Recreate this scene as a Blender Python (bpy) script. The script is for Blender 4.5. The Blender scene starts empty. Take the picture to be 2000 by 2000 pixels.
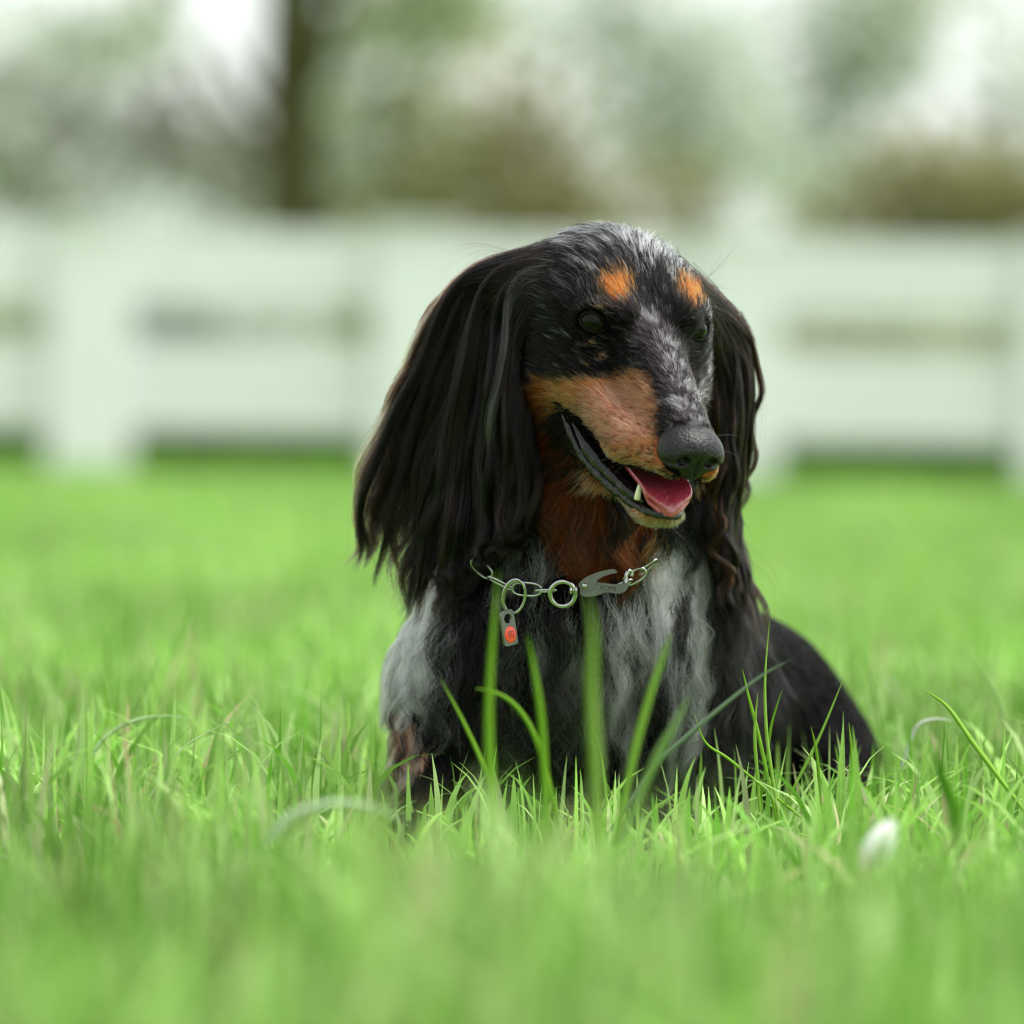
import bpy, bmesh, math, random
import numpy as np
from mathutils import Vector, Matrix, kdtree
from mathutils.bvhtree import BVHTree

random.seed(7)
rng = np.random.default_rng(11)
scene = bpy.context.scene
coll = scene.collection

# ------------------------------------------------------------------ camera
# low viewpoint, 23 cm above the lawn, long lens, wide aperture
SRC = 2000.0                       # photograph is 2000 px square
F_PX = 8889.0                      # focal length in photo pixels
DOG_D = 2.400                      # metres from lens to the dog's plane (world y = 0)
CAM_H = 0.228
PITCH = math.atan2(194.0, F_PX)    # horizon sits 194 px above the picture centre
ROLL = math.radians(1.0)
cam_data = bpy.data.cameras.new('camera')
cam_data.sensor_width = 36.0
cam_data.sensor_fit = 'HORIZONTAL'
cam_data.lens = 36.0 * F_PX / SRC
cam_data.clip_start = 0.05
cam_data.clip_end = 2000.0
cam = bpy.data.objects.new('camera', cam_data)
coll.objects.link(cam)
cam.matrix_world = (Matrix.Translation((0, -DOG_D, CAM_H)) @ Matrix.Rotation(math.pi / 2 - PITCH, 4, 'X')
                    @ Matrix.Rotation(ROLL, 4, 'Z'))
scene.camera = cam
cam_data.dof.use_dof = True
cam_data.dof.focus_distance = 2.335
cam_data.dof.aperture_fstop = cam_data.lens / 35.0
cam_data.dof.aperture_blades = 0

CM = np.array(cam.matrix_world)
CO = CM[:3, 3]

def px(x, y, Y=0.0):
    """world point seen at photo pixel (x, y) on the vertical plane world-y = Y"""
    d = CM[:3, :3] @ np.array([(x - SRC / 2) / F_PX, -(y - SRC / 2) / F_PX, -1.0])
    t = (Y - CO[1]) / d[1]
    return CO + d * t

def ground_at(x, y, z=0.0):
    d = CM[:3, :3] @ np.array([(x - SRC / 2) / F_PX, -(y - SRC / 2) / F_PX, -1.0])
    t = (z - CO[2]) / d[2]
    return CO + d * t

def proj(P):
    """world points (n,3) -> photo pixels (n,2)"""
    q = (np.asarray(P) - CO) @ CM[:3, :3]
    return np.stack([SRC / 2 + F_PX * q[:, 0] / -q[:, 2], SRC / 2 - F_PX * q[:, 1] / -q[:, 2]], 1)

# ------------------------------------------------------------------ sky, sun, exposure
SUN_EL, SUN_AZ = math.radians(64), math.radians(98)   # azimuth measured from +Y towards +X
world = bpy.data.worlds.new('World')
scene.world = world
world.use_nodes = True
wn = world.node_tree.nodes
wl = world.node_tree.links
for n in list(wn):
    wn.remove(n)
wo = wn.new('ShaderNodeOutputWorld')
bg = wn.new('ShaderNodeBackground')
sky = wn.new('ShaderNodeTexSky')
sky.sky_type = 'NISHITA'
sky.sun_disc = False
sky.sun_elevation = SUN_EL
sky.sun_rotation = SUN_AZ
sky.dust_density = 2.0
sky.air_density = 1.5
hs = wn.new('ShaderNodeHueSaturation')
hs.inputs['Saturation'].default_value = 0.10          # overcast: nearly colourless
tint = wn.new('ShaderNodeMix')
tint.data_type = 'RGBA'
tint.blend_type = 'MULTIPLY'
tint.inputs[0].default_value = 1.0
tint.inputs[7].default_value = (0.95, 1.0, 0.968, 1)
wl.new(sky.outputs[0], hs.inputs['Color'])
wl.new(hs.outputs[0], tint.inputs[6])
wl.new(tint.outputs[2], bg.inputs['Color'])
bg.inputs['Strength'].default_value = 0.106
wl.new(bg.outputs[0], wo.inputs['Surface'])

sun_data = bpy.data.lights.new('sun', 'SUN')
sun_data.energy = 1.5
sun_data.angle = math.radians(28)
sun_data.color = (1.0, 0.97, 0.92)
sun = bpy.data.objects.new('sun', sun_data)
coll.objects.link(sun)
sd = Vector((math.sin(SUN_AZ) * math.cos(SUN_EL), math.cos(SUN_AZ) * math.cos(SUN_EL), math.sin(SUN_EL)))
sun.rotation_euler = sd.to_track_quat('Z', 'Y').to_euler()

scene.view_settings.view_transform = 'Standard'
scene.view_settings.look = 'None'
scene.view_settings.gamma = 1.0
scene.view_settings.use_curve_mapping = False
scene.view_settings.exposure = 1.48
scene.render.engine = 'CYCLES'
scene.cycles.use_denoising = True
scene.cycles.pixel_filter_type = 'BLACKMAN_HARRIS'
scene.cycles.filter_width = 1.1
scene.cycles.max_bounces = 8
scene.cycles.diffuse_bounces = 3
scene.cycles.glossy_bounces = 3
scene.cycles.transmission_bounces = 4
scene.cycles.transparent_max_bounces = 8
scene.cycles_curves.shape = 'RIBBONS'
scene.cycles_curves.subdivisions = 2

# ------------------------------------------------------------------ small helpers
def tag(o, label=None, cat=None, group=None, kind=None):
    if label: o['label'] = label
    if cat: o['category'] = cat
    if group: o['group'] = group
    if kind: o['kind'] = kind
    return o

def empty(name, loc=(0, 0, 0), rz=0.0):
    o = bpy.data.objects.new(name, None)
    o.empty_display_size = 0.05
    coll.objects.link(o)
    o.location = loc
    o.rotation_euler = (0, 0, rz)
    bpy.context.view_layer.update()
    return o

def adopt(child, parent):
    """parent without moving the child"""
    child.parent = parent
    child.matrix_parent_inverse = parent.matrix_basis.inverted() if parent.parent is None else parent.matrix_world.inverted()

def mesh_obj(name, verts, faces, mat=None, parent=None, smooth=True):
    me = bpy.data.meshes.new(name)
    me.from_pydata([tuple(v) for v in verts], [], [tuple(int(i) for i in f) for f in faces])
    me.update()
    if smooth:
        me.polygons.foreach_set('use_smooth', [True] * len(me.polygons))
    if mat: me.materials.append(mat)
    o = bpy.data.objects.new(name, me)
    coll.objects.link(o)
    if parent: adopt(o, parent)
    return o

def fast_mesh(name, V, Fq, mat=None, parent=None, smooth=True):
    """numpy verts (n,3) and faces (m,k) with k constant"""
    me = bpy.data.meshes.new(name)
    V = np.asarray(V, np.float32); Fq = np.asarray(Fq, np.int32)
    m, k = Fq.shape
    me.vertices.add(len(V)); me.vertices.foreach_set('co', V.ravel())
    me.loops.add(m * k); me.loops.foreach_set('vertex_index', Fq.ravel())
    me.polygons.add(m)
    me.polygons.foreach_set('loop_start', np.arange(0, m * k, k, dtype=np.int32))
    me.polygons.foreach_set('use_smooth', np.full(m, smooth))
    me.update(calc_edges=True)
    me.validate()
    if mat: me.materials.append(mat)
    o = bpy.data.objects.new(name, me)
    coll.objects.link(o)
    if parent: adopt(o, parent)
    return o

def vcol(o, C):
    a = o.data.attributes.new('tone', 'FLOAT_COLOR', 'POINT')
    C = np.asarray(C, np.float32)
    if C.shape[1] == 3: C = np.concatenate([C, np.ones((len(C), 1), np.float32)], 1)
    a.data.foreach_set('color', C.ravel())

def tube(path, r, n=8, closed=False, ry=None):
    """tube along a polyline: returns verts, quads; r scalar or list"""
    P = np.asarray(path, float); m = len(P)
    r = np.full(m, r) if np.isscalar(r) else np.asarray(r, float)
    T = np.roll(P, -1, 0) - np.roll(P, 1, 0) if closed else np.gradient(P, axis=0)
    T /= np.linalg.norm(T, axis=1)[:, None] + 1e-12
    a = np.array([0, 0, 1.0]) if abs(T[0, 2]) < .9 else np.array([1.0, 0, 0])
    N = np.cross(T[0], a); N /= np.linalg.norm(N)
    V = []
    for i in range(m):
        N = N - T[i] * (N @ T[i]); N /= np.linalg.norm(N)
        B = np.cross(T[i], N)
        for j in range(n):
            t = 2 * math.pi * j / n
            V.append(P[i] + r[i] * (math.cos(t) * N + (ry or 1.0) * math.sin(t) * B))
    Fc = []
    for i in range(m if closed else m - 1):
        for j in range(n):
            i2 = (i + 1) % m
            Fc.append((i * n + j, i * n + (j + 1) % n, i2 * n + (j + 1) % n, i2 * n + j))
    if not closed:
        Fc.append(tuple(range(n))[::-1]); Fc.append(tuple((m - 1) * n + j for j in range(n)))
    return V, Fc

def catmull(P, n):
    """resample control points (k,d) to n points with a Catmull-Rom spline"""
    P = np.asarray(P, float)
    Q = np.concatenate([[2 * P[0] - P[1]], P, [2 * P[-1] - P[-2]]])
    t = np.linspace(0, len(P) - 1 - 1e-9, n)
    i = t.astype(int); u = (t - i)[:, None]
    a, b, c, d = Q[i], Q[i + 1], Q[i + 2], Q[i + 3]
    return .5 * (2 * b + (c - a) * u + (2 * a - 5 * b + 4 * c - d) * u * u + (3 * b - a - 3 * c + d) * u ** 3)

_g = np.random.default_rng(5).random((64, 64, 64)).astype(np.float32)
def vnoise(P, f):
    """trilinear value noise 0..1 at points (n,3), frequency f"""
    q = np.asarray(P, float) * f + 1000.0
    i = np.floor(q).astype(int); u = q - i; u = u * u * (3 - 2 * u)
    def g(a, b, c): return _g[(i[:, 0] + a) & 63, (i[:, 1] + b) & 63, (i[:, 2] + c) & 63]
    x, y, z = u[:, 0], u[:, 1], u[:, 2]
    r = 0
    for a in (0, 1):
        for b in (0, 1):
            for c in (0, 1):
                r = r + g(a, b, c) * (x if a else 1 - x) * (y if b else 1 - y) * (z if c else 1 - z)
    return r

def inside(poly, Q):
    """points (n,2) in polygon"""
    poly = np.asarray(poly, float); x, y = Q[:, 0], Q[:, 1]
    r = np.zeros(len(Q), bool); j = len(poly) - 1
    for i in range(len(poly)):
        xi, yi = poly[i]; xj, yj = poly[j]
        c = ((yi > y) != (yj > y)) & (x < (xj - xi) * (y - yi) / (yj - yi + 1e-12) + xi)
        r ^= c; j = i
    return r

# ------------------------------------------------------------------ materials
def material(name):
    m = bpy.data.materials.new(name)
    m.use_nodes = True
    n = m.node_tree.nodes
    return m, n, m.node_tree.links, n['Principled BSDF']

def plain(name, col, rough=.5, metal=0., spec=.5, noise=None, bump=None, coat=0., sss=None):
    m, n, l, b = material(name)
    b.inputs['Base Color'].default_value = (*col, 1)
    b.inputs['Roughness'].default_value = rough
    b.inputs['Metallic'].default_value = metal
    b.inputs['Specular IOR Level'].default_value = spec
    b.inputs['Coat Weight'].default_value = coat
    b.inputs['Coat Roughness'].default_value = .08
    tc = n.new('ShaderNodeTexCoord')
    if noise:                      # (scale, amount): patchy wear on the colour
        t = n.new('ShaderNodeTexNoise'); t.inputs['Scale'].default_value = noise[0]; t.inputs['Detail'].default_value = 4
        l.new(tc.outputs['Object'], t.inputs['Vector'])
        mx = n.new('ShaderNodeMix'); mx.data_type = 'RGBA'
        mx.inputs[6].default_value = (*[c * (1 - noise[1]) for c in col], 1)
        mx.inputs[7].default_value = (*[min(1, c * (1 + noise[1])) for c in col], 1)
        l.new(t.outputs[0], mx.inputs[0]); l.new(mx.outputs[2], b.inputs['Base Color'])
    if bump:                       # (scale, strength, distance)
        t = n.new('ShaderNodeTexNoise'); t.inputs['Scale'].default_value = bump[0]; t.inputs['Detail'].default_value = 3
        l.new(tc.outputs['Object'], t.inputs['Vector'])
        bp = n.new('ShaderNodeBump'); bp.inputs['Strength'].default_value = bump[1]; bp.inputs['Distance'].default_value = bump[2]
        l.new(t.outputs[0], bp.inputs['Height']); l.new(bp.outputs[0], b.inputs['Normal'])
    if sss:
        b.inputs['Subsurface Weight'].default_value = sss
        b.inputs['Subsurface Radius'].default_value = (.004, .002, .001)
        b.inputs['Subsurface Scale'].default_value = 1.0
    return m

def tone_mat(name, rough=.6, spec=.3, transl=0., coat=0.):
    """base colour from the mesh's own 'tone' attribute (coat or leaf colour)"""
    m, n, l, b = material(name)
    a = n.new('ShaderNodeAttribute'); a.attribute_name = 'tone'
    l.new(a.outputs['Color'], b.inputs['Base Color'])
    b.inputs['Roughness'].default_value = rough
    b.inputs['Specular IOR Level'].default_value = spec
    if transl:
        t = n.new('ShaderNodeBsdfTranslucent'); mx = n.new('ShaderNodeMixShader')
        mx.inputs[0].default_value = transl
        l.new(a.outputs['Color'], t.inputs['Color'])
        l.new(b.outputs[0], mx.inputs[1]); l.new(t.outputs[0], mx.inputs[2])
        l.new(mx.outputs[0], n['Material Output'].inputs['Surface'])
    return m

def hair_mat(name, rough=.32, radial=.45, coat=0.0, ior=1.33):
    m = bpy.data.materials.new(name); m.use_nodes = True
    n = m.node_tree.nodes; l = m.node_tree.links
    for k in list(n): n.remove(k)
    o = n.new('ShaderNodeOutputMaterial')
    h = n.new('ShaderNodeBsdfHairPrincipled')
    h.model = 'CHIANG'; h.parametrization = 'COLOR'
    a = n.new('ShaderNodeAttribute'); a.attribute_name = 'tone'
    l.new(a.outputs['Color'], h.inputs['Color'])
    h.inputs['Roughness'].default_value = rough
    h.inputs['Radial Roughness'].default_value = radial
    h.inputs['Coat'].default_value = coat
    h.inputs['IOR'].default_value = ior
    l.new(h.outputs[0], o.inputs['Surface'])
    return m

def hair_obj(name, P, root_r, tip_r, C, mat, parent):
    """P (n,k,3) strands, C (n,3) colours; one hair-curves object"""
    n, k = P.shape[:2]
    hc = bpy.data.hair_curves.new(name)
    hc.add_curves([k] * n)
    hc.position_data.foreach_set('vector', np.ascontiguousarray(P, np.float32).ravel())
    t = np.linspace(0, 1, k)
    root_r = np.broadcast_to(np.asarray(root_r, float), (n,)); tip_r = np.broadcast_to(np.asarray(tip_r, float), (n,))
    R = root_r[:, None] * (1 - t ** 1.6) + tip_r[:, None] * t ** 1.6
    a = hc.attributes.get('radius') or hc.attributes.new('radius', 'FLOAT', 'POINT')
    a.data.foreach_set('value', R.astype(np.float32).ravel())
    C = np.asarray(C, np.float32)
    a = hc.attributes.new('tone', 'FLOAT_COLOR', 'POINT' if C.ndim == 3 else 'CURVE')
    C4 = np.concatenate([C, np.ones(C.shape[:-1] + (1,), np.float32)], -1)
    a.data.foreach_set('color', C4.ravel())
    hc.materials.append(mat)
    o = bpy.data.objects.new(name, hc)
    coll.objects.link(o)
    adopt(o, parent)
    return o

def unit(v): return v / (np.linalg.norm(v, axis=-1, keepdims=True) + 1e-12)

# ------------------------------------------------------------------ lawn
m_ground, n, l, b = material('lawn_soil')
tc = n.new('ShaderNodeTexCoord'); t1 = n.new('ShaderNodeTexNoise'); t1.inputs['Scale'].default_value = 1.1; t1.inputs['Detail'].default_value = 6
t2 = n.new('ShaderNodeTexNoise'); t2.inputs['Scale'].default_value = 60; t2.inputs['Detail'].default_value = 4
r1 = n.new('ShaderNodeValToRGB'); r1.color_ramp.elements[0].color = (.13, .26, .05, 1); r1.color_ramp.elements[1].color = (.20, .35, .085, 1)
r1.color_ramp.elements[0].position = .3; r1.color_ramp.elements[1].position = .7
mx = n.new('ShaderNodeMix'); mx.data_type = 'RGBA'; mx.blend_type = 'OVERLAY'; mx.inputs[0].default_value = .5
l.new(tc.outputs['Object'], t1.inputs['Vector']); l.new(tc.outputs['Object'], t2.inputs['Vector'])
l.new(t1.outputs[0], r1.inputs[0]); l.new(r1.outputs[0], mx.inputs[6]); l.new(t2.outputs[0], mx.inputs[7])
l.new(mx.outputs[2], b.inputs['Base Color']); b.inputs['Roughness'].default_value = .95; b.inputs['Specular IOR Level'].default_value = .1
gv = [(-600, -40, 0), (600, -40, 0), (600, 900, 0), (-600, 900, 0)]
ground = mesh_obj('ground', gv, [(0, 1, 2, 3)], m_ground, smooth=False)
tag(ground, 'flat green lawn reaching past the fence', 'lawn', kind='structure')

# ------------------------------------------------------------------ fence
FY = 12.7
white_paint = plain('white_fence_paint', (.70, .69, .72), .6, spec=.3, noise=(2.5, .07), bump=(40, .15, .002))
def bevel_box(name, lo, hi, mat, parent, bev=.008):
    bm = bmesh.new(); bmesh.ops.create_cube(bm, size=1)
    for v in bm.verts:
        v.co = Vector([lo[i] + (hi[i] - lo[i]) * (v.co[i] + .5) for i in range(3)])
    bmesh.ops.bevel(bm, geom=bm.edges[:], offset=bev, segments=2, affect='EDGES')
    me = bpy.data.meshes.new(name); bm.to_mesh(me); bm.free()
    me.materials.append(mat)
    o = bpy.data.objects.new(name, me); coll.objects.link(o)
    if parent: adopt(o, parent)
    return o
fence = empty('white_fence', (0, FY, 0))
tag(fence, 'white post and wide board fence along the far edge of the lawn', 'fence')
def fz(y): return px(1000, y, FY)[2]
zt1, zt0 = fz(462), fz(606)
zb1, zb0 = fz(684), fz(850)
step = px(805, 900, FY)[0] - px(172, 900, FY)[0]
x0 = px(172, 900, FY)[0]
pw = .135
posts = [x0 + step * i for i in range(-3, 6)]
for x in posts:
    p = bevel_box('post', (x - pw, FY - .05, -.05), (x + pw, FY + .12, zt1 + .008), white_paint, fence)
    cap = bevel_box('post_cap', (x - pw - .015, FY - .065, zt1 + .008), (x + pw + .015, FY + .135, zt1 + .034), white_paint, p)
for xa, xb in zip(posts[:-1], posts[1:]):
    hgt = (zt1 - zt0 - .012) / 2
    for z in (zt0, zt0 + hgt + .012):
        bevel_box('rail', (xa + pw, FY, z), (xb - pw, FY + .035, z + hgt), white_paint, fence, .004)
    hgt = (zb1 - zb0 - .012) / 2
    for z in (zb0, zb0 + hgt + .012):
        bevel_box('rail', (xa + pw, FY, z), (xb - pw, FY + .035, z + hgt), white_paint, fence, .004)

# ------------------------------------------------------------------ trees and shrubs behind the fence
bark = plain('bark', (.075, .072, .030), .9, spec=.1, noise=(14, .45), bump=(30, .8, .02))
def leaf_cloud(lobes, n, size, cols, seed, gaps=.42, freq=1.6):
    """leaf quads spread through several ellipsoidal lobes, thinned where noise is low"""
    r = np.random.default_rng(seed)
    w = np.array([lb[3] * lb[4] * lb[5] for lb in lobes]); w = w / w.sum()
    k = r.choice(len(lobes), n * 3, p=w)
    L = np.array(lobes)[k]
    d = r.normal(size=(n * 3, 3)); d /= np.linalg.norm(d, axis=1)[:, None]
    P = L[:, :3] + d * L[:, 3:] * (r.random((n * 3, 1)) ** .45)
    P = P[(vnoise(P, freq) > gaps * (.7 + .6 * r.random(len(P)))) & (P[:, 2] > .03)][:n]
    m = len(P)
    a = unit(r.normal(size=(m, 3))); b_ = unit(np.cross(a, r.normal(size=(m, 3))))
    s = size * (.6 + .8 * r.random((m, 1)))
    V = np.stack([P - a * s, P + b_ * s * .45, P + a * s, P - b_ * s * .45], 1).reshape(-1, 3)
    Fq = np.arange(m * 4).reshape(m, 4)
    C = np.array(cols)[r.integers(0, len(cols), m)] * (.65 + .7 * r.random((m, 1)))
    return V, Fq, np.repeat(C, 4, 0)

leaf_mat = tone_mat('leaf', rough=.55, spec=.3, transl=.35)
def limbs(base, top, r0, seed, n=6, spread=.6):
    r = np.random.default_rng(seed)
    base = np.array(base, float); top = np.array(top, float)
    mid = (base + top) / 2 + r.normal(0, .04, 3) * np.linalg.norm(top - base)
    Vs, Fs = tube(catmull([base, mid, top], 12), np.linspace(r0 * 1.15, r0 * .55, 12), 12)
    Vs = list(Vs); Fs = list(Fs)
    h = np.linalg.norm(top - base)
    for i in range(n):
        t = .35 + .6 * i / n
        s = base + (top - base) * t
        a = r.random() * 6.28; e = s + np.array([math.cos(a) * spread, math.sin(a) * spread, .45 * spread + .2]) * h * .35
        v, f2 = tube(catmull([s, (s + e) / 2 + [0, 0, -.03 * h], e], 7), np.linspace(r0 * .42, r0 * .10, 7), 8)
        o = len(Vs); Vs += list(v); Fs += [tuple(o + j for j in q2) for q2 in f2]
    return Vs, Fs

def plant(name, label, cat, base, top, r0, lobes, n, size, cols, seed, gaps=.42, freq=1.6, nl=6, group=None, trunk='trunk'):
    o = empty(name, base)
    tag(o, label, cat, group)
    v, f2 = limbs(base, top, r0, seed, nl)
    mesh_obj(trunk, v, f2, bark, o)
    V, Fq, C = leaf_cloud(lobes, n, size, cols, seed + 50, gaps, freq)
    c = fast_mesh('crown', V, Fq, leaf_mat, o, smooth=False)
    vcol(c, C)
    return o

def lob(x, y, Y, rx, rz, ry=None):
    """lobe from its photo-pixel centre and half sizes at depth Y"""
    c = px(x, y, Y); s = (Y + DOG_D) / F_PX
    return (*c, rx * s, (ry or rx) * s, rz * s)
OLIVE = [(.22, .22, .08), (.27, .26, .11), (.18, .18, .065), (.31, .29, .14)]
HAZE_PALE = [(.50, .55, .47), (.58, .60, .54), (.44, .49, .42)]  # far leaf tones lightened to stand in for distance haze
GREYBR = [(.26, .26, .20), (.32, .32, .26), (.21, .21, .15)]
SPRING = [(.36, .42, .24), (.42, .46, .30), (.32, .36, .20)]
BLOSSOM = [(.62, .66, .62), (.70, .74, .70), (.40, .48, .36)]

tY = 22.2
g0 = px(602, 900, tY); g0[2] = -.05
tp = px(600, -420, tY)
plant('tall_tree', 'dark trunked tall tree rising behind the fence, crown far overhead', 'tree', g0, tp, .185,
      [lob(600, -620, tY, 800, 330, 500), lob(250, -420, tY, 300, 180), lob(1000, -480, tY, 380, 200), lob(120, -20, tY, 260, 90), lob(1500, -40, tY, 420, 110), lob(820, 10, tY, 240, 90)], 6400, .075, SPRING + OLIVE[:1], 4, .50, 1.2, 9)
def shrub(name, label, cx, y_top, Y, lobes, n, size, cols, seed, gaps=.4, freq=1.8, cat='shrub', r0=.05):
    base = px(cx, 900, Y); base[2] = -.03
    top = px(cx, y_top, Y)
    return plant(name, label, cat, base, top, r0, lobes, n, size, cols, seed, gaps, freq, 7, None, 'stem')
shrub('olive_shrub', 'broad olive green shrub mounded behind the fence beyond the dog', 1060, 220, 20.6,
      [lob(1000, 300, 20.6, 240, 240), lob(1180, 430, 20.6, 270, 200), lob(900, 470, 20.6, 260, 210), lob(1100, 640, 20.6, 420, 200)], 4200, .055, OLIVE, 21, .36)
shrub('olive_shrub', 'dense dark olive shrub standing apart behind the open fence bay', 1860, 300, 19.7,
      [lob(1880, 380, 19.7, 270, 170), lob(1700, 470, 19.7, 220, 130), lob(2060, 400, 19.7, 250, 220), lob(1850, 640, 19.7, 420, 180)], 4600, .055, OLIVE, 22, .33)
shrub('grey_shrub', 'loose grey brown shrub with thin twigs behind the fence beside the tree trunk', 300, 160, 23.8,
      [lob(300, 210, 23.8, 160, 150), lob(120, 360, 23.8, 170, 120), lob(430, 330, 23.8, 140, 150), lob(250, 600, 23.8, 330, 220)], 2600, .060, GREYBR, 23, .50, 1.5)
shrub('blossom_shrub', 'pale blossoming low shrub close behind the fence boards', 300, 480, 14.6,
      [lob(280, 560, 14.6, 230, 200), lob(470, 610, 14.6, 190, 150), lob(110, 520, 14.6, 120, 130)], 3600, .030, BLOSSOM, 24, .36, 3.0, r0=.03)
def pale_tree(label, x, y, Y, lobes, n, cols, seed, gaps=.5, size=.16):
    base = px(x, 850, Y); base[2] = -.1
    plant('pale_tree', label, 'tree', base, px(x, y, Y), .16, lobes, n, size, cols, seed, gaps, .8, 8)
pale_tree('pale spring green tree between the tall trunk and the olive shrub', 760, 150, 47.6,
          [lob(760, 250, 47.6, 190, 230), lob(700, 480, 47.6, 230, 200), lob(840, 40, 47.6, 160, 120)], 2600, SPRING + HAZE_PALE, 31, .46)
pale_tree('haze paled tree far behind the broad olive shrub', 1330, 100, 54.0,
          [lob(1300, 180, 54.0, 210, 210), lob(1460, 330, 54.0, 200, 190), lob(1180, 30, 54.0, 200, 130), lob(1400, 560, 54.0, 300, 160)], 1500, HAZE_PALE, 32, .52)
pale_tree('haze paled tree at the end of the far tree line', 1960, 60, 57.0,
          [lob(1980, 130, 57.0, 170, 260), lob(1900, 470, 57.0, 260, 200)], 1800, HAZE_PALE + SPRING[:1], 33, .5)
pale_tree('pale grey tree behind the loose grey shrub', 60, 230, 50.8,
          [lob(60, 300, 50.8, 220, 210), lob(330, 400, 50.8, 240, 170)], 2400, HAZE_PALE + GREYBR[:1], 34, .48)
pale_tree('added pale wispy tree dimming the sky above the gap between the two olive shrubs', 1640, 20, 60.0,  # sparse tree added to veil the bright sky like haze
          [lob(1640, 90, 60.0, 240, 150), lob(1560, 300, 60.0, 170, 140), lob(1800, -20, 60.0, 220, 110)], 1500, HAZE_PALE, 35, .50)
pale_tree('added pale wispy tree dimming the sky high behind the loose grey shrub', 130, 10, 62.0,  # second added tree, muting the bright sky higher up
          [lob(150, 60, 62.0, 230, 110), lob(-20, 130, 62.0, 160, 140)], 1000, HAZE_PALE, 36, .50)
# thick hedge row closing the view at ground level
V, Fq, C = leaf_cloud([(x, 17.0 + .5 * math.sin(x * 2.1), .40, 1.2, .7, .38 + .05 * math.sin(x * 3.3)) for x in np.arange(-7, 7.1, .9)], 9000, .060, [(.30, .34, .20), (.38, .42, .28), (.44, .47, .36)], 77, .25, 1.5)
hedge = fast_mesh('hedge_row', V, Fq, leaf_mat, smooth=False); vcol(hedge, C)
tag(hedge, 'low unclipped hedge seen through the gap between the fence boards', 'hedge')

# ------------------------------------------------------------------ the dog: one continuous body from a distance field
def smin(a, b, k):
    h = np.clip(.5 + .5 * (b - a) / k, 0, 1)
    return b + (a - b) * h - k * h * (1 - h)

def smax(a, b, k): return -smin(-a, -b, k)

def ell(p, c, r):
    q = [(p[i] - np.float32(c[i])) / np.float32(r[i]) for i in range(3)]
    k0 = np.sqrt(q[0] ** 2 + q[1] ** 2 + q[2] ** 2)
    k1 = np.sqrt(sum((q[i] / np.float32(r[i])) ** 2 for i in range(3))) + 1e-6
    return k0 * (k0 - 1) / k1

def cone(p, a, b, ra, rb):
    a = np.asarray(a, np.float32); b = np.asarray(b, np.float32); d = b - a
    t = sum((p[i] - a[i]) * d[i] for i in range(3)) / np.float32(d @ d)
    t = np.clip(t, 0, 1)
    return np.sqrt(sum((p[i] - a[i] - t * d[i]) ** 2 for i in range(3))) - (ra + (rb - ra) * t)

def surface_nets(xs, ys, zs, S):
    """naive surface nets on a rectilinear grid"""
    ins = S < 0
    nx, ny, nz = S.shape
    c = np.zeros((nx - 1, ny - 1, nz - 1), np.int8)
    for a in (0, 1):
        for b in (0, 1):
            for d in (0, 1):
                c += ins[a:nx - 1 + a, b:ny - 1 + b, d:nz - 1 + d]
    act = (c > 0) & (c < 8)
    ii = np.argwhere(act)
    idx = -np.ones(act.shape, np.int32); idx[act] = np.arange(len(ii))
    acc = np.zeros((len(ii), 3)); cnt = np.zeros(len(ii))
    G = [xs, ys, zs]
    corners = [(a, b, d) for a in (0, 1) for b in (0, 1) for d in (0, 1)]
    for c0 in corners:
        for ax in range(3):
            if c0[ax]: continue
            c1 = list(c0); c1[ax] = 1
            A = ii + c0; B = ii + c1
            sa = S[A[:, 0], A[:, 1], A[:, 2]]; sb = S[B[:, 0], B[:, 1], B[:, 2]]
            m = (sa < 0) != (sb < 0)
            t = np.where(m, sa / np.where(m, sa - sb, 1), 0)
            for k in range(3):
                pa = G[k][A[:, k]]; pb = G[k][B[:, k]]
                acc[:, k] += np.where(m, pa + (pb - pa) * t, 0)
            cnt += m
    V = acc / cnt[:, None]
    Fs = []
    for ax in range(3):
        u, v = (ax + 1) % 3, (ax + 2) % 3
        sl0 = [slice(None)] * 3; sl1 = [slice(None)] * 3
        sl0[ax] = slice(0, -1); sl1[ax] = slice(1, None)
        m = ins[tuple(sl0)] != ins[tuple(sl1)]
        e = np.argwhere(m)
        e = e[(e[:, u] > 0) & (e[:, v] > 0) & (e[:, u] < S.shape[u] - 1) & (e[:, v] < S.shape[v] - 1)]
        flip = ins[tuple(e.T)]
        q = []
        for du, dv in ((0, 0), (-1, 0), (-1, -1), (0, -1)):
            f = e.copy(); f[:, u] += du; f[:, v] += dv
            q.append(idx[tuple(f.T)])
        q = np.stack(q, 1)
        q[~flip] = q[~flip][:, ::-1]
        Fs.append(q)
    return V, np.concatenate(Fs)

# head pose: origin midway between the eyes; axes F (muzzle), L (dog's left), U (crown)
YAW, HPITCH, HROLL = math.radians(21.5), math.radians(25), math.radians(3.0)
_cy, _sy, _cp, _sp = math.cos(YAW), math.sin(YAW), math.cos(HPITCH), math.sin(HPITCH)
Fv = np.array([_sy * _cp, -_cy * _cp, -_sp])
Lv0 = np.array([_cy, _sy, 0.0])
Uv0 = np.array([_sy * _sp, -_cy * _sp, _cp])
Lv = math.cos(HROLL) * Lv0 - math.sin(HROLL) * Uv0
Uv = math.cos(HROLL) * Uv0 + math.sin(HROLL) * Lv0
HR = np.stack([Fv, Lv, Uv], 1)                 # local -> world
HO = px(1268, 638.5, -0.06)
def h2w(p): return HO + (np.asarray(p, float) * .001) @ HR.T
def w2h(P): return ((np.asarray(P) - HO) @ HR) * 1000.0

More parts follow.
